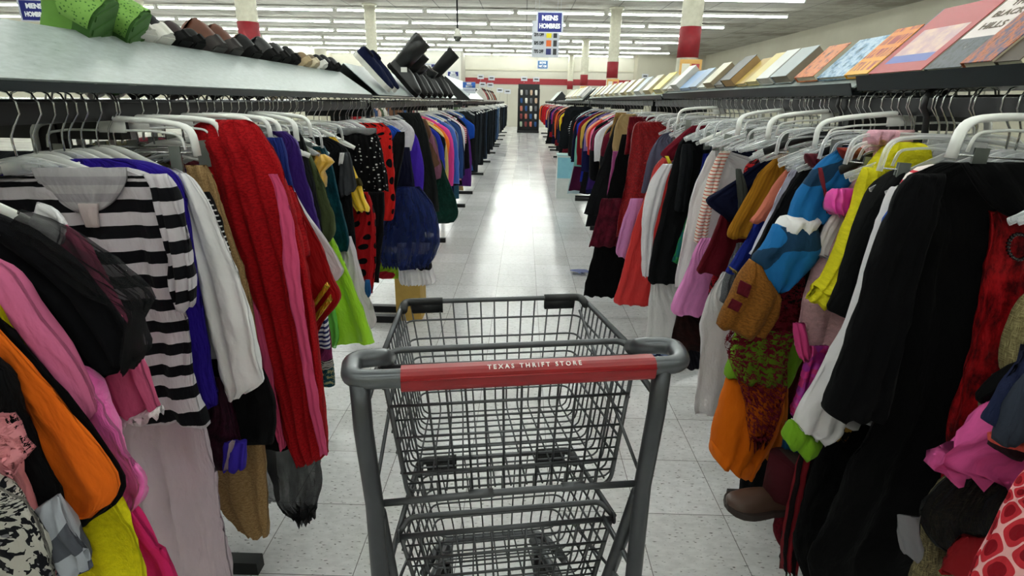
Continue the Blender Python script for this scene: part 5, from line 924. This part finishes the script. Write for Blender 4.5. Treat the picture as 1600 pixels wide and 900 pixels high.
specs = [('thick brown paged hardback with pale grey jacket', '#a9b4b8', .032, .12, .135, '#8d8474'), ('white paperback with black stripe', '#dfe0dc', .03, .10, .14, '#c8c4b8'), ('pale yellow and white paperback', '#e0cf80', .02, .10, .15, '#d8c89c'), ('thin gold covered book', '#caa850', .014, .09, .14, '#e0d8b8'),
    ('thick tan paged book with black spine', '#23201e', .04, .12, .14, '#b09060'), ('black and white photo paperback', '#4a4a4c', .018, .10, .15, '#d8d4c8'), ('cream hardback with dark lining', '#d4ccb0', .035, .11, .13, '#a8987c'), ('white magazine with grey picture', '#d8d8d4', .012, .10, .16, '#e4e0d4'),
    ('blue and black comic paperback', '#8aa4c8', .02, .12, .13, '#d0d0cc'), ('pale blue softcover with white title', '#8fb0dc', .016, .16, .13, '#c8d0d8'), ('thick white hardback', '#dcdcd8', .045, .13, .15, '#c9c9c2'), ('white paperback with maroon spine', '#d8d0cc', .02, .10, .12, '#d8d0c4'), ('grey folded paperback', '#aaa89c', .02, .10, .11, '#c8bfa4')]
Y = 1.95
for i, (lb, c, th, w, L, pg) in enumerate(specs):
    w2 = w*1.02; book(Y, Y+w2, L, th, cover(c), lb+', in the row right of the orange book', None, page=pg); Y += w2+.022
specs3 = [('bright yellow paperback', '#e6d22c'), ('cream and navy hardback', '#c8c2ac'), ('blue grey hardback', '#8c98a8'), ('ivory paperback', '#ddd6c0'), ('white hardback with red top', '#d8d2cc'), ('pale straw paperback', '#d8cc98'), ('light grey hardback', '#c2c4c2'), ('parchment novel', '#d0c6a4'), ('snow white paperback', '#e2e2de'), ('buff hardback', '#c4b68c'), ('mint grey paperback', '#b8c4bc'), ('sand coloured novel', '#cbbd96')]
for i in range(12):
    k = (i*5) % 12; lb, c = specs3[i]
    book(3.72+i*.34, 3.72+i*.34+.2, .15+.02*((i*3) % 3), .04, cover(c), lb+' on the second right rack shelf', None, x0=.876, z0=1.41, page=['#d8d0b0', '#c8b890', '#dcd8cc'][i % 3])
cn4 = ['black and white', 'white', 'cream', 'beige', 'yellowed', 'tan', 'off white', 'wheat', 'grey', 'buff']
for i in range(10):
    book(8.78+i*.36, 8.78+i*.36+.22, .2, .05, cover(['#1c1c1e', '#e2e0da', '#d8ceb0', '#cabf9c', '#d8c888', '#b8a478', '#dcd8cc', '#d0bf88', '#a8a8a4', '#c0b088'][i]), cn4[i]+' book leaning on the tent-shaped shelf', None, x0=.876, z0=1.41, page=['#e4e2dc', '#d8d0b0'][i % 2])
# ================================================================== shoes
def shoe(name, label, cat, pos, t_, u_, L=.27, wd=.095, hh=.07, upper=None, sole=None, st=.022, shaft=0, soft=None, heelpatch=None, toe=1.):
    """heel at pos, toe direction t_, up direction u_"""
    root = thing(name, label, cat, pos); t_ = Vector(t_).normalized(); u_ = Vector(u_); u_ = (u_-t_*u_.dot(t_)).normalized(); M = basis(t_.cross(u_)*-1, t_, u_, (0, 0, 0))
    prof = [(0, .12, .55), (.012, .24, .78), (.035, .33, .95), (.07, .375, 1.0), (.14, .40, .98), (.25, .39, .86), (.4, .40, .80), (.55, .46, .78), (.72, .50, .62), (.86, .45, .50*toe), (.95, .32, .42*toe), (1.0, .10, .30*toe)]
    _p = [Vector(q_) for q_ in prof]; _l = []
    for i_ in range(len(_p)-1):
        for f_ in (0, .5): _l.append(crom([_p[max(i_-1, 0)], _p[i_], _p[i_+1], _p[min(i_+2, len(_p)-1)]], 4)[1] if f_ == 0 else (_p[i_]+_p[i_+1])/2+Vector((0, .006, .008)))
    prof = [tuple(q_) for q_ in _l]+[prof[-1]]
    n = 24; b = MB(); vs = []; fs = []
    for (y, w, h) in prof:
        for k in range(n):
            a = PI*2*k/n; c, s = math.cos(a), math.sin(a)
            x = wd*w*(abs(c)**.75)*(1 if c > 0 else -1)*(1 if s < 0 else .86); z = st+ (hh*h*(s**.8) if s > 0 else 0.004*s)
            vs.append(M @ Vector((x, y*L, z)))
    for i in range(len(prof)-1):
        for k in range(n): fs.append((i*n+k, i*n+(k+1) % n, (i+1)*n+(k+1) % n, (i+1)*n+k))
    fs += [tuple(range(n))[::-1], tuple((len(prof)-1)*n+k for k in range(n))]
    b.add(vs, fs); up = b.build('upper', upper, root)
    b = MB(); out = [(wd*w*1.1, y*L) for y, w, h in prof]; poly = [(-x, y) for x, y in out]+[(x, y) for x, y in out[::-1]]
    poly = [(-wd*.09, -.007)]+poly+[(wd*.09, -.007)]; b.prism(poly, -.002, st+.004, M)
    for i in range(6):
        y = L*(.04+.15*i); b.box((-wd*.36, y, -.005), (wd*.36, y+L*.06, 0), 0, M)
    b.build('sole', sole, root, False)
    if shaft:
        m = MB(); P = [M @ Vector((0, L*.2, st+hh*.5)), M @ Vector((0, L*.17, st+hh+shaft*.5)), M @ Vector((0, L*.15, st+hh+shaft))]; m.tube(P, [wd*.50, wd*.58, wd*.62], 18); s_ = m.build('shaft', upper, root)
        m = MB(); m.tube([M @ Vector((0, L*.15, st+hh+shaft-.004)), M @ Vector((0, L*.15, st+hh+shaft+.001))], wd*.54, 18); m.build('lining', plain('#3a2a20', .8), s_)
    else:
        m = MB(); vs = []; cz = st+hh*.95
        ring = [(wd*.30*math.cos(a), L*.17+L*.14*math.sin(a)) for a in [2*PI*k/18 for k in range(18)]]
        m.add([M @ Vector((x, y, cz-.12*hh*((y/L-.03)/.28))) for x, y in ring]+[M @ Vector((x*.8, L*.17+(y-L*.17)*.8, cz+.004)) for x, y in ring], [tuple(18+k for k in range(18))]+[(k, (k+1) % 18, 18+(k+1) % 18, 18+k) for k in range(18)]); m.build('collar', soft or plain('#1a1a1c', .9), root)
        m = MB()
        for i in range(4):
            y = L*(.38+.07*i); z = st+hh*(.82-.05*i); m.tube([M @ Vector((-wd*.2, y, z*.97)), M @ Vector((0, y+.004, z+.004)), M @ Vector((wd*.2, y, z*.97))], .0025, 6)
        if not soft: m.build('laces', plain('#d8d6d0', .8) if st > .025 else plain('#1a1a1c', .8), root)
    if heelpatch:
        m = MB(); hp = [(x*1.07, y*1.0-.006) for x, y in poly if y < L*.24]; k_ = len(hp); vs = [M @ Vector((x, y, st*.1)) for x, y in hp]+[M @ Vector((x*.97, y+.004, st+hh*(.5-.3*max(0, y)/(L*.24)))) for x, y in hp]
        m.add(vs, [(i, i+1, k_+i+1, k_+i) for i in range(k_-1) if abs(hp[i][1]-hp[i+1][1]) < L*.2 or hp[i][0]*hp[i+1][0] > 0]+[(k_-1, 0, k_, 2*k_-1)]); m.build('heel_foam', heelpatch, root)
    return root
RID = Vector((-1.03, 0, 1.502)); TF, UF = (-.72, 0, -.62), (-.62, 0, .78)
def ridge_shoe(Y, over=.05, **k): return shoe(pos=(RID.x+over*.75, Y, RID.z+over*.62+.004), t_=k.pop('t', TF), u_=k.pop('u', UF), **k)
GRN = plain('#64963a', .85); 
def speck():
    q = NT('speckled_foam'); q.val('Roughness', .8); d = q.vor(q.obj(), 140); q.base(q.ramp(d.outputs['Distance'], [(.2, '#33661f'), (.34, '#7fb050')])); return q.m
SP = speck(); BRN = plain('#5c2f18', .55); DKB = plain('#1c1310', .6); BK = plain('#0b0b0c', .6, 0., .3); BKS = plain('#060606', .8, 0., .2); WSO = plain('#d5d3cc', .6); NVY = fabric('#161c38'); BK2 = plain('#0f1011', .35)
ridge_shoe(1.37, .085, name='clog', label='near lime green suede clog with speckled heel, sole toward the camera', cat='shoe', L=.26, wd=.125, hh=.105, upper=GRN, sole=plain('#3f6b2c', .85), st=.03, soft=GRN, heelpatch=SP, t=(-.62, .35, -.70), u=(-.80, -.25, .55))
ridge_shoe(1.50, .075, name='clog', label='second lime green suede clog, farther from the camera', cat='shoe', L=.26, wd=.12, hh=.10, upper=GRN, sole=plain('#3f6b2c', .85), st=.03, soft=GRN, heelpatch=SP, t=(-.62, .35, -.70), u=(-.80, -.25, .55))
for Y, lb, up, so, w, h, st in [(1.575, 'white soled black sneaker next to the green clogs', BK, WSO, .085, .05, .03), (1.655, 'second black sneaker with thick white sole', BK, WSO, .085, .05, .03), (1.745, 'black sneaker with maroon back, third from the clogs', plain('#2a1518', .6), BKS, .08, .05, .02), (1.82, 'small black shoe left of the brown boots', BK, BKS, .07, .04, .015),
        (1.94, 'nearer brown leather boot on the ridge', BRN, DKB, .10, .085, .03), (2.05, 'farther brown leather boot on the ridge', BRN, DKB, .10, .08, .03), (2.20, 'black leather shoe right of the brown boots', BK, BKS, .09, .07, .02), (2.36, 'black walking shoe in the middle of the ridge', BK2, BKS, .095, .075, .025),
        (2.47, 'second black walking shoe in the middle of the ridge', BK2, BKS, .095, .06, .025), (2.58, 'third black walking shoe, lower than its pair', BK, BKS, .09, .055, .022), (2.72, 'beige and brown striped sandal', plain('#8c7658', .7), plain('#b09c78', .7), .08, .04, .02), (2.82, 'second beige sandal with pale sole', plain('#6a5a44', .7), plain('#c8bca0', .7), .08, .035, .02),
        (2.93, 'black shoe with white lining tag', BK, WSO, .08, .05, .018), (3.04, 'black loafer near the end of the front ridge', BK, BKS, .085, .06, .018), (3.15, 'last black loafer on the front ridge', BK2, BKS, .085, .055, .018)]:
    ridge_shoe(Y, .035, name='shoe', label=lb, cat='shoe', wd=w, hh=h, upper=up, sole=so, st=st, soft=BK if 'boot' not in lb else BRN)
# slip-ons and boots lying toes-down on the second left rack
TN, UN = Vector((.68, 0, -.74)), Vector((.74, 0, .68))
def slope_shoe(Y, s0, **k):
    p = Vector((-.86, Y, 1.40))-TN*s0+UN*.01; return shoe(pos=p, t_=TN+Vector((0, k.pop('skew', 0), 0)), u_=UN, **k)
slope_shoe(3.56, .285, name='slip_on_shoe', label='nearer navy slip-on shoe with white sole, toe down on the slope', cat='shoe', L=.29, wd=.095, hh=.06, upper=NVY, sole=WSO, st=.024, soft=fabric('#0d1020'), skew=.12)
slope_shoe(3.72, .275, name='slip_on_shoe', label='farther navy slip-on shoe with white sole', cat='shoe', L=.28, wd=.095, hh=.06, upper=NVY, sole=WSO, st=.024, soft=fabric('#0d1020'), skew=.12)
for i, (Y, s0, L, w, h, sh, lb) in enumerate([(4.35, .26, .30, .12, .10, .20, 'tall black boot with white price tag, first of the boots'), (4.62, .24, .29, .11, .09, .12, 'shorter black boot beside the tagged boot'), (4.95, .24, .28, .10, .08, .05, 'low worn black ankle boot'), (5.25, .24, .28, .10, .07, .0, 'scuffed black lace shoe after the ankle boot'),
        (5.6, .24, .28, .10, .07, .03, 'dull black ankle boot in the middle of the boots'), (6.0, .27, .30, .115, .09, .26, 'tall black boot with shaft tipped toward the aisle'), (6.35, .24, .28, .10, .08, .0, 'last black shoe on the second left rack')]):
    slope_shoe(Y, s0, name='boot' if sh else 'shoe', label=lb, cat='boot' if sh else 'shoe', L=L, wd=w, hh=h, upper=BK2 if i % 2 == 0 else BK, sole=BKS, st=.024, shaft=sh)
tg = MB().box((-.02, -.002, -.03), (.02, .002, .0)).build('price_tag', plain('#e8e6e0', .6), None, False); _b0 = [o for o in bpy.data.objects if str(o.get('label', '')).startswith('tall black boot with white')][0]; tg.parent = _b0; tg['label'] = 'white paper price tag'; tg.location = atx(631, 105, -.80)-_b0.location
# shoes and odd goods on the far left tops
rB = random.Random(4)
for i in range(9):
    Y = 11.5+i*.5; c = ['#c8c4bc', '#8c2a2c', '#3a3430', '#d8d2c4', '#6a4a34', '#b8b4ac', '#4a4c50', '#a85a3c', '#202224'][i]; nm_ = ['pale', 'red', 'dark brown', 'cream', 'brown', 'light grey', 'slate', 'rust', 'black'][i]
    shoe(name='shoe', label=nm_+' shoe standing on the distant left display top', cat='shoe', pos=(-.98, Y, 1.53), t_=(.6, .2, -.6), u_=(.6, 0, .75), L=.26, wd=.1, hh=.1, upper=plain(c, .6), sole=WSO, st=.03)
# ================================================================== signs
BLUE = plain('#1a2372', .6); WSG = plain('#c2c6ce', .6); LBL = plain('#3a70aa', .6)
def sign(box, Y, label, lines, col, wires=True, th=.01, extra=None, rz=0., inner=.88, post=None):
    u0, v0, u1, v1 = box; c = at((u0+u1)/2, (v0+v1)/2, Y); w = (at(u1, (v0+v1)/2, Y)-at(u0, (v0+v1)/2, Y)).x/2; h = (at((u0+u1)/2, v0, Y)-at((u0+u1)/2, v1, Y)).z/2
    t = thing('sign', label, 'sign', (c.x, c.y, c.z-h), rz)
    MB().box((-w, -th/2, 0), (w, th/2, 2*h)).build('board', WSG, t, False)
    if col: MB().box((-w*inner, -th/2-.003, h-h*inner), (w*inner, -th/2, h+h*inner)).build('panel', col, t, False)
    for s, fy, sz, sx, cc in lines: text_on(s, sz*h, basis((1, 0, 0), (0, 0, 1), (0, -1, 0), (0, -th/2-.005, h+fy*h)), plain(cc, .5), t, sx, 'lettering', .006, .001)
    if extra: extra(t, w, h, th)
    if wires:
        for s in (-.8, .8): MB().tube([(s*w, 0, 2*h), (s*w, 0, CEIL-(c.z-h))], .003, 5).build('hanging_wire', WSG, t)
    if post is not None: MB().tube([(0, 0, 0), (0, 0, post-(c.z-h))], .006, 6).build('stand', CHROME, t)
    return t
sign((838, 18, 880, 52), 12.5, 'blue and white hanging sign reading MENS HOMBRES over the aisle', [('MENS', .38, .62, 1.05, '#f2f4f8'), ('HOMBRES', -.36, .60, .80, '#f2f4f8')], BLUE)
sign((32, -1, 78, 34), 10.9, 'blue and white MENS HOMBRES sign hanging at the far upper left', [('MENS', .38, .60, 1.0, '#f2f4f8'), ('HOMBRES', -.36, .58, .78, '#f2f4f8')], BLUE, rz=.12)
def sale(t, w, h, th):
    for k, (z, c1) in enumerate(((.25, '#e8d81c'), (-.22, '#d8641c'), (-.68, '#1c2468'))):
        MB().box((w*.05, -th/2-.004, h+(z-.17)*h), (w*.42, -th/2, h+(z+.17)*h)).build('colour_square', plain(c1, .5), t, False)
        MB().box((w*.56, -th/2-.004, h+(z-.17)*h), (w*.82, -th/2, h+(z+.17)*h)).build('colour_square', plain('#2a2c2e', .5), t, False)
sign((831, 33, 874, 90), 13.3, 'white sale board listing 25%, 50% and 75% OFF with coloured squares', [('25% OFF', .25, .25, .62, '#1c1e22'), ('50% OFF', -.22, .25, .62, '#1c1e22'), ('75% OFF', -.68, .25, .62, '#1c1e22')], None, extra=sale)
for o in [x for x in bpy.data.objects if x.get('label', '').startswith('white sale board')]:
    for ch in o.children:
        if ch.name.startswith('lettering'): ch.location.x = -.15
sign((839, 94, 857, 108), 22, 'small light blue hanging sign reading BOYS NIÑOS', [('BOYS', .4, .62, 1, '#eef4f8'), ('NIÑOS', -.38, .62, .95, '#eef4f8')], LBL, inner=.84)
sign((659, 99, 681, 119), 9.2, 'white and blue MENS HOMBRES stand sign, leftmost behind the boots', [('MENS', .62, .34, 1, '#f2f4f8'), ('HOMBRES', .26, .3, .9, '#f2f4f8')], None, wires=False, post=0, extra=lambda t, w, h, th: MB().box((-w*.9, -th/2-.003, h*1.08), (w*.9, -th/2, h*1.85)).build('panel', BLUE, t, False))
sign((699, 111, 717, 128), 10.8, 'white and navy stand sign just right of the tipped boot', [('MENS', .62, .34, 1, '#f2f4f8'), ('HOMBRES', .26, .3, .9, '#f2f4f8')], None, wires=False, post=0, extra=lambda t, w, h, th: MB().box((-w*.9, -th/2-.003, h*1.08), (w*.9, -th/2, h*1.85)).build('panel', BLUE, t, False))
sign((723, 128, 743, 146), 8.9, 'bright blue and white stand sign on a pole above the dark trousers', [('MENS', .68, .3, 1, '#f2f4f8'), ('HOMBRES', .22, .28, .9, '#f2f4f8')], None, wires=False, post=1.36, extra=lambda t, w, h, th: (MB().box((-w*.98, -th/2-.003, h*1.0), (w*.98, -th/2, h*1.95)).build('panel', plain('#2a62b8', .5), t, False), MB().box((-w*.9, -th/2-.003, h*.55), (w*.9, -th/2, h*.62)).build('printed_line', BLUE, t, False)))
for i, (u, v, Y) in enumerate([(751, 120, 17), (754, 132, 15), (768, 122, 19), (766, 133, 16), (781, 141, 18), (793, 143, 21), (819, 123, 26.03), (838, 124, 26.03), (1008, 119, 12)]):
    sign((u-5, v-3.5, u+5, v+3.5), Y, 'small white size card %s' % ['above the bare white top', 'left of the first dark card', 'against the red stripe, left of the aisle', 'under the red stripe beside the aisle', 'beside the tilted white panel', 'near the empty shelves', 'on the left top of the black endcap', 'on the right top of the black endcap', 'above the pale books at right'][i], [], None, extra=lambda t, w, h, th: MB().box((-w*.6, -th/2-.003, h*.8), (w*.6, -th/2, h*1.3)).build('printed_line', BLACKM, t, False), wires=False, post=0 if Y < 25 else 2.09)
# security camera dome hanging on a rod
dm = thing('dome_camera', 'white dome security camera hanging on a rod left of the aisle sign', 'camera', (at(715, 65, 9.5).x, 9.5, at(715, 65, 9.5).z)); hz = CEIL-dm.location.z
MB().tube([(0, 0, .17), (0, 0, hz)], .014, 10).build('rod', BLACKM, dm)
MB().tube([(0, 0, .19), (0, 0, .17), (0, 0, .12), (0, 0, .07)], [.02, .035, .06, .075], 20).build('housing', plain('#d0cfc4', .5), dm)
MB().tube([(0, 0, .07), (0, 0, .04), (0, 0, .015), (0, 0, .0)], [.07, .062, .042, .01], 20).build('lens_dome', plain('#3a3c38', .15), dm)
for i, (u, v) in enumerate([(1138, 66), (1052, 83), (1235, 34), (1349, 3)]):
    p = atx(u, v, XR_-.12); b = MB(); b.tube([(.1, 0, .04), (0, 0, 0)], .012, 8); b.tube([(0, 0, .03), (0, 0, -.05)], [.03, .05], 12); o = b.build('wall_camera', BLACKM); tag(o, ['small black camera on the right wall near the ceiling', 'small dark fixture on the right wall beyond the near column', 'small dark bracket where the right wall meets the ceiling', 'dark bracket at the top edge of the right wall'][i], 'camera'); o.location = p
# ================================================================== endcap display, side racks and other far goods
ec = thing('display_rack', 'black endcap rack hung with small colourful goods at the end of the aisle', 'display rack', (at(826, 160, 26).x, 26, 0))
MB().box((-.48, 0, .1), (.48, .06, 2.1)).build('panel', BLACKM, ec, False); MB().box((-.5, -.3, 0), (.5, .3, .1)).build('base', BLACKM, ec, False)
for s in (-1, 1): MB().box((s*.47-.02, -.2, .1), (s*.47+.02, 0, 1.9)).build('side_frame', BLACKM, ec, False)
for r in range(5):
    for c in range(4):
        cc = ['#d8d4cc', '#8c4a4c', '#d0b49c', '#3a5a8c', '#b8c8b0', '#6a6c70', '#c87868', '#e4e2dc'][(r*3+c*5) % 8]
        b = MB(); cloth(b, [(Vector((-.05, 0, 0)), Vector((.05, 0, 0))), (Vector((-.06, 0, -.1)), Vector((.06, 0, -.1))), (Vector((-.04, 0, -.22)), Vector((.05, 0, -.22)))], dep=.03, n=12, step=.05, seed=r*9+c)
        o = b.build('hanging_glove_pair', fabric(cc)); o.location = (ec.location.x-.33+.22*c, 25.9, 1.85-.34*r); tag(o, 'small %s packed item in %s row of the black endcap rack' % (['white', 'maroon', 'tan', 'blue', 'pale green', 'grey', 'coral', 'cream'][(r*3+c*5) % 8], ['the top', 'the second', 'the middle', 'the fourth', 'the bottom'][r]), 'accessory', 'small goods on the endcap rack')
# a few side racks beyond, left of the aisle
for ri, (X, Y0, nm2) in enumerate([(-4.0, 12.5, 'first'), (-4.4, 19.0, 'second'), (-3.1, 24.5, 'third')]):
    t = thing('clothes_rack', 'black side rack %s beyond the left rows, carrying mixed clothes' % nm2, 'clothes rack', (X, Y0+1.5, 0))
    MB().box((-.02, -1.5, 1.3), (.02, 1.5, 1.34)).build('rail', BLACKM, t, False)
    for y in (-1.4, 1.4): MB().box((-.03, y-.03, 0), (.03, y+.03, 1.3)).build('upright', BLACKM, t, False); MB().box((-.3, y-.03, 0), (.3, y+.03, .04)).build('foot', BLACKM, t, False)
    for k in range(8):
        cc, cn = [('#8c2428', 'red'), ('#b8b4ac', 'grey'), ('#2a2c34', 'dark'), ('#6a4c38', 'brown'), ('#3a5078', 'blue'), ('#c8a898', 'pinkish'), ('#4a5a40', 'green'), ('#d4d0c8', 'white')][(k+ri*3) % 8]
        o = far_garment('shirt', None, k+ri*20, .2, .7, 0).build('shirt', fabric(cc)); tag(o, '%s shirt on the %s side rack beyond the left rows' % (cn, nm2), 'shirt'); o.location = (X, Y0+.25+k*.36, 1.34)
# fabric scrap fallen on the floor by the black gown
sc_ = MB(); P = [atz(893, 424, .004), atz(915, 430, .004)]
cloth(sc_, [(Vector((-.08, .05, .012)), Vector((-.03, .07, .012))), (Vector((-.07, 0, .02)), Vector((.06, .05, .02))), (Vector((.0, -.04, .015)), Vector((.09, .0, .012)))], dep=.008, n=20, step=.02, seed=3, wr=.012)
o = sc_.build('fabric_scrap', sheer('#8088b8', .85)); tag(o, 'small lavender blue scrap of tulle on the floor beside the black gown', 'fabric'); o.location = atz(905, 427, .012)
# brown boot hanging under the black trousers, right
bt = shoe(name='boot', label='worn brown ankle boot hanging toe-out under the black trousers', cat='boot', pos=at(1235, 790, 1.30), t_=(-1, -.15, .05), u_=(-.05, 0, 1), L=.20, wd=.10, hh=.055, upper=plain('#4f3a30', .4), sole=plain('#2c201c', .7), st=.012, shaft=.09)
_sh = [c for c in bt.children if c.name.startswith('shaft')][0]; _sh.data.materials.clear(); _sh.data.materials.append(fabric('#45141c'))
# yellow storage box and blue bin under the navy tutu
bx = thing('storage_box', 'small yellow cardboard box standing behind the navy tutu', 'box', (-.72, 3.35, 0)); MB().box((-.08, -.1, .0), (.08, .1, .32)).build('carton', plain('#b8964a', .7), bx, False); MB().box((-.08, -.1, .32), (.08, .1, .325)).build('lid', plain('#a88640', .7), bx, False)
bb = thing('plastic_bin', 'pale white and aqua bin standing at the end of the second right rack', 'bin', (at(886, 285, 8.0).x, 8.25, 0)); MB().box((-.14, -.14, 0), (.14, .14, .62)).build('body', plain('#d8dcda', .5), bb, False); MB().box((-.142, -.143, .3), (.142, -.139, .6)).build('printed_panel', plain('#8ccadc', .5), bb, False); MB().box((-.15, -.15, .62), (.15, .15, .64)).build('rim', plain('#b8dce0', .5), bb, False)
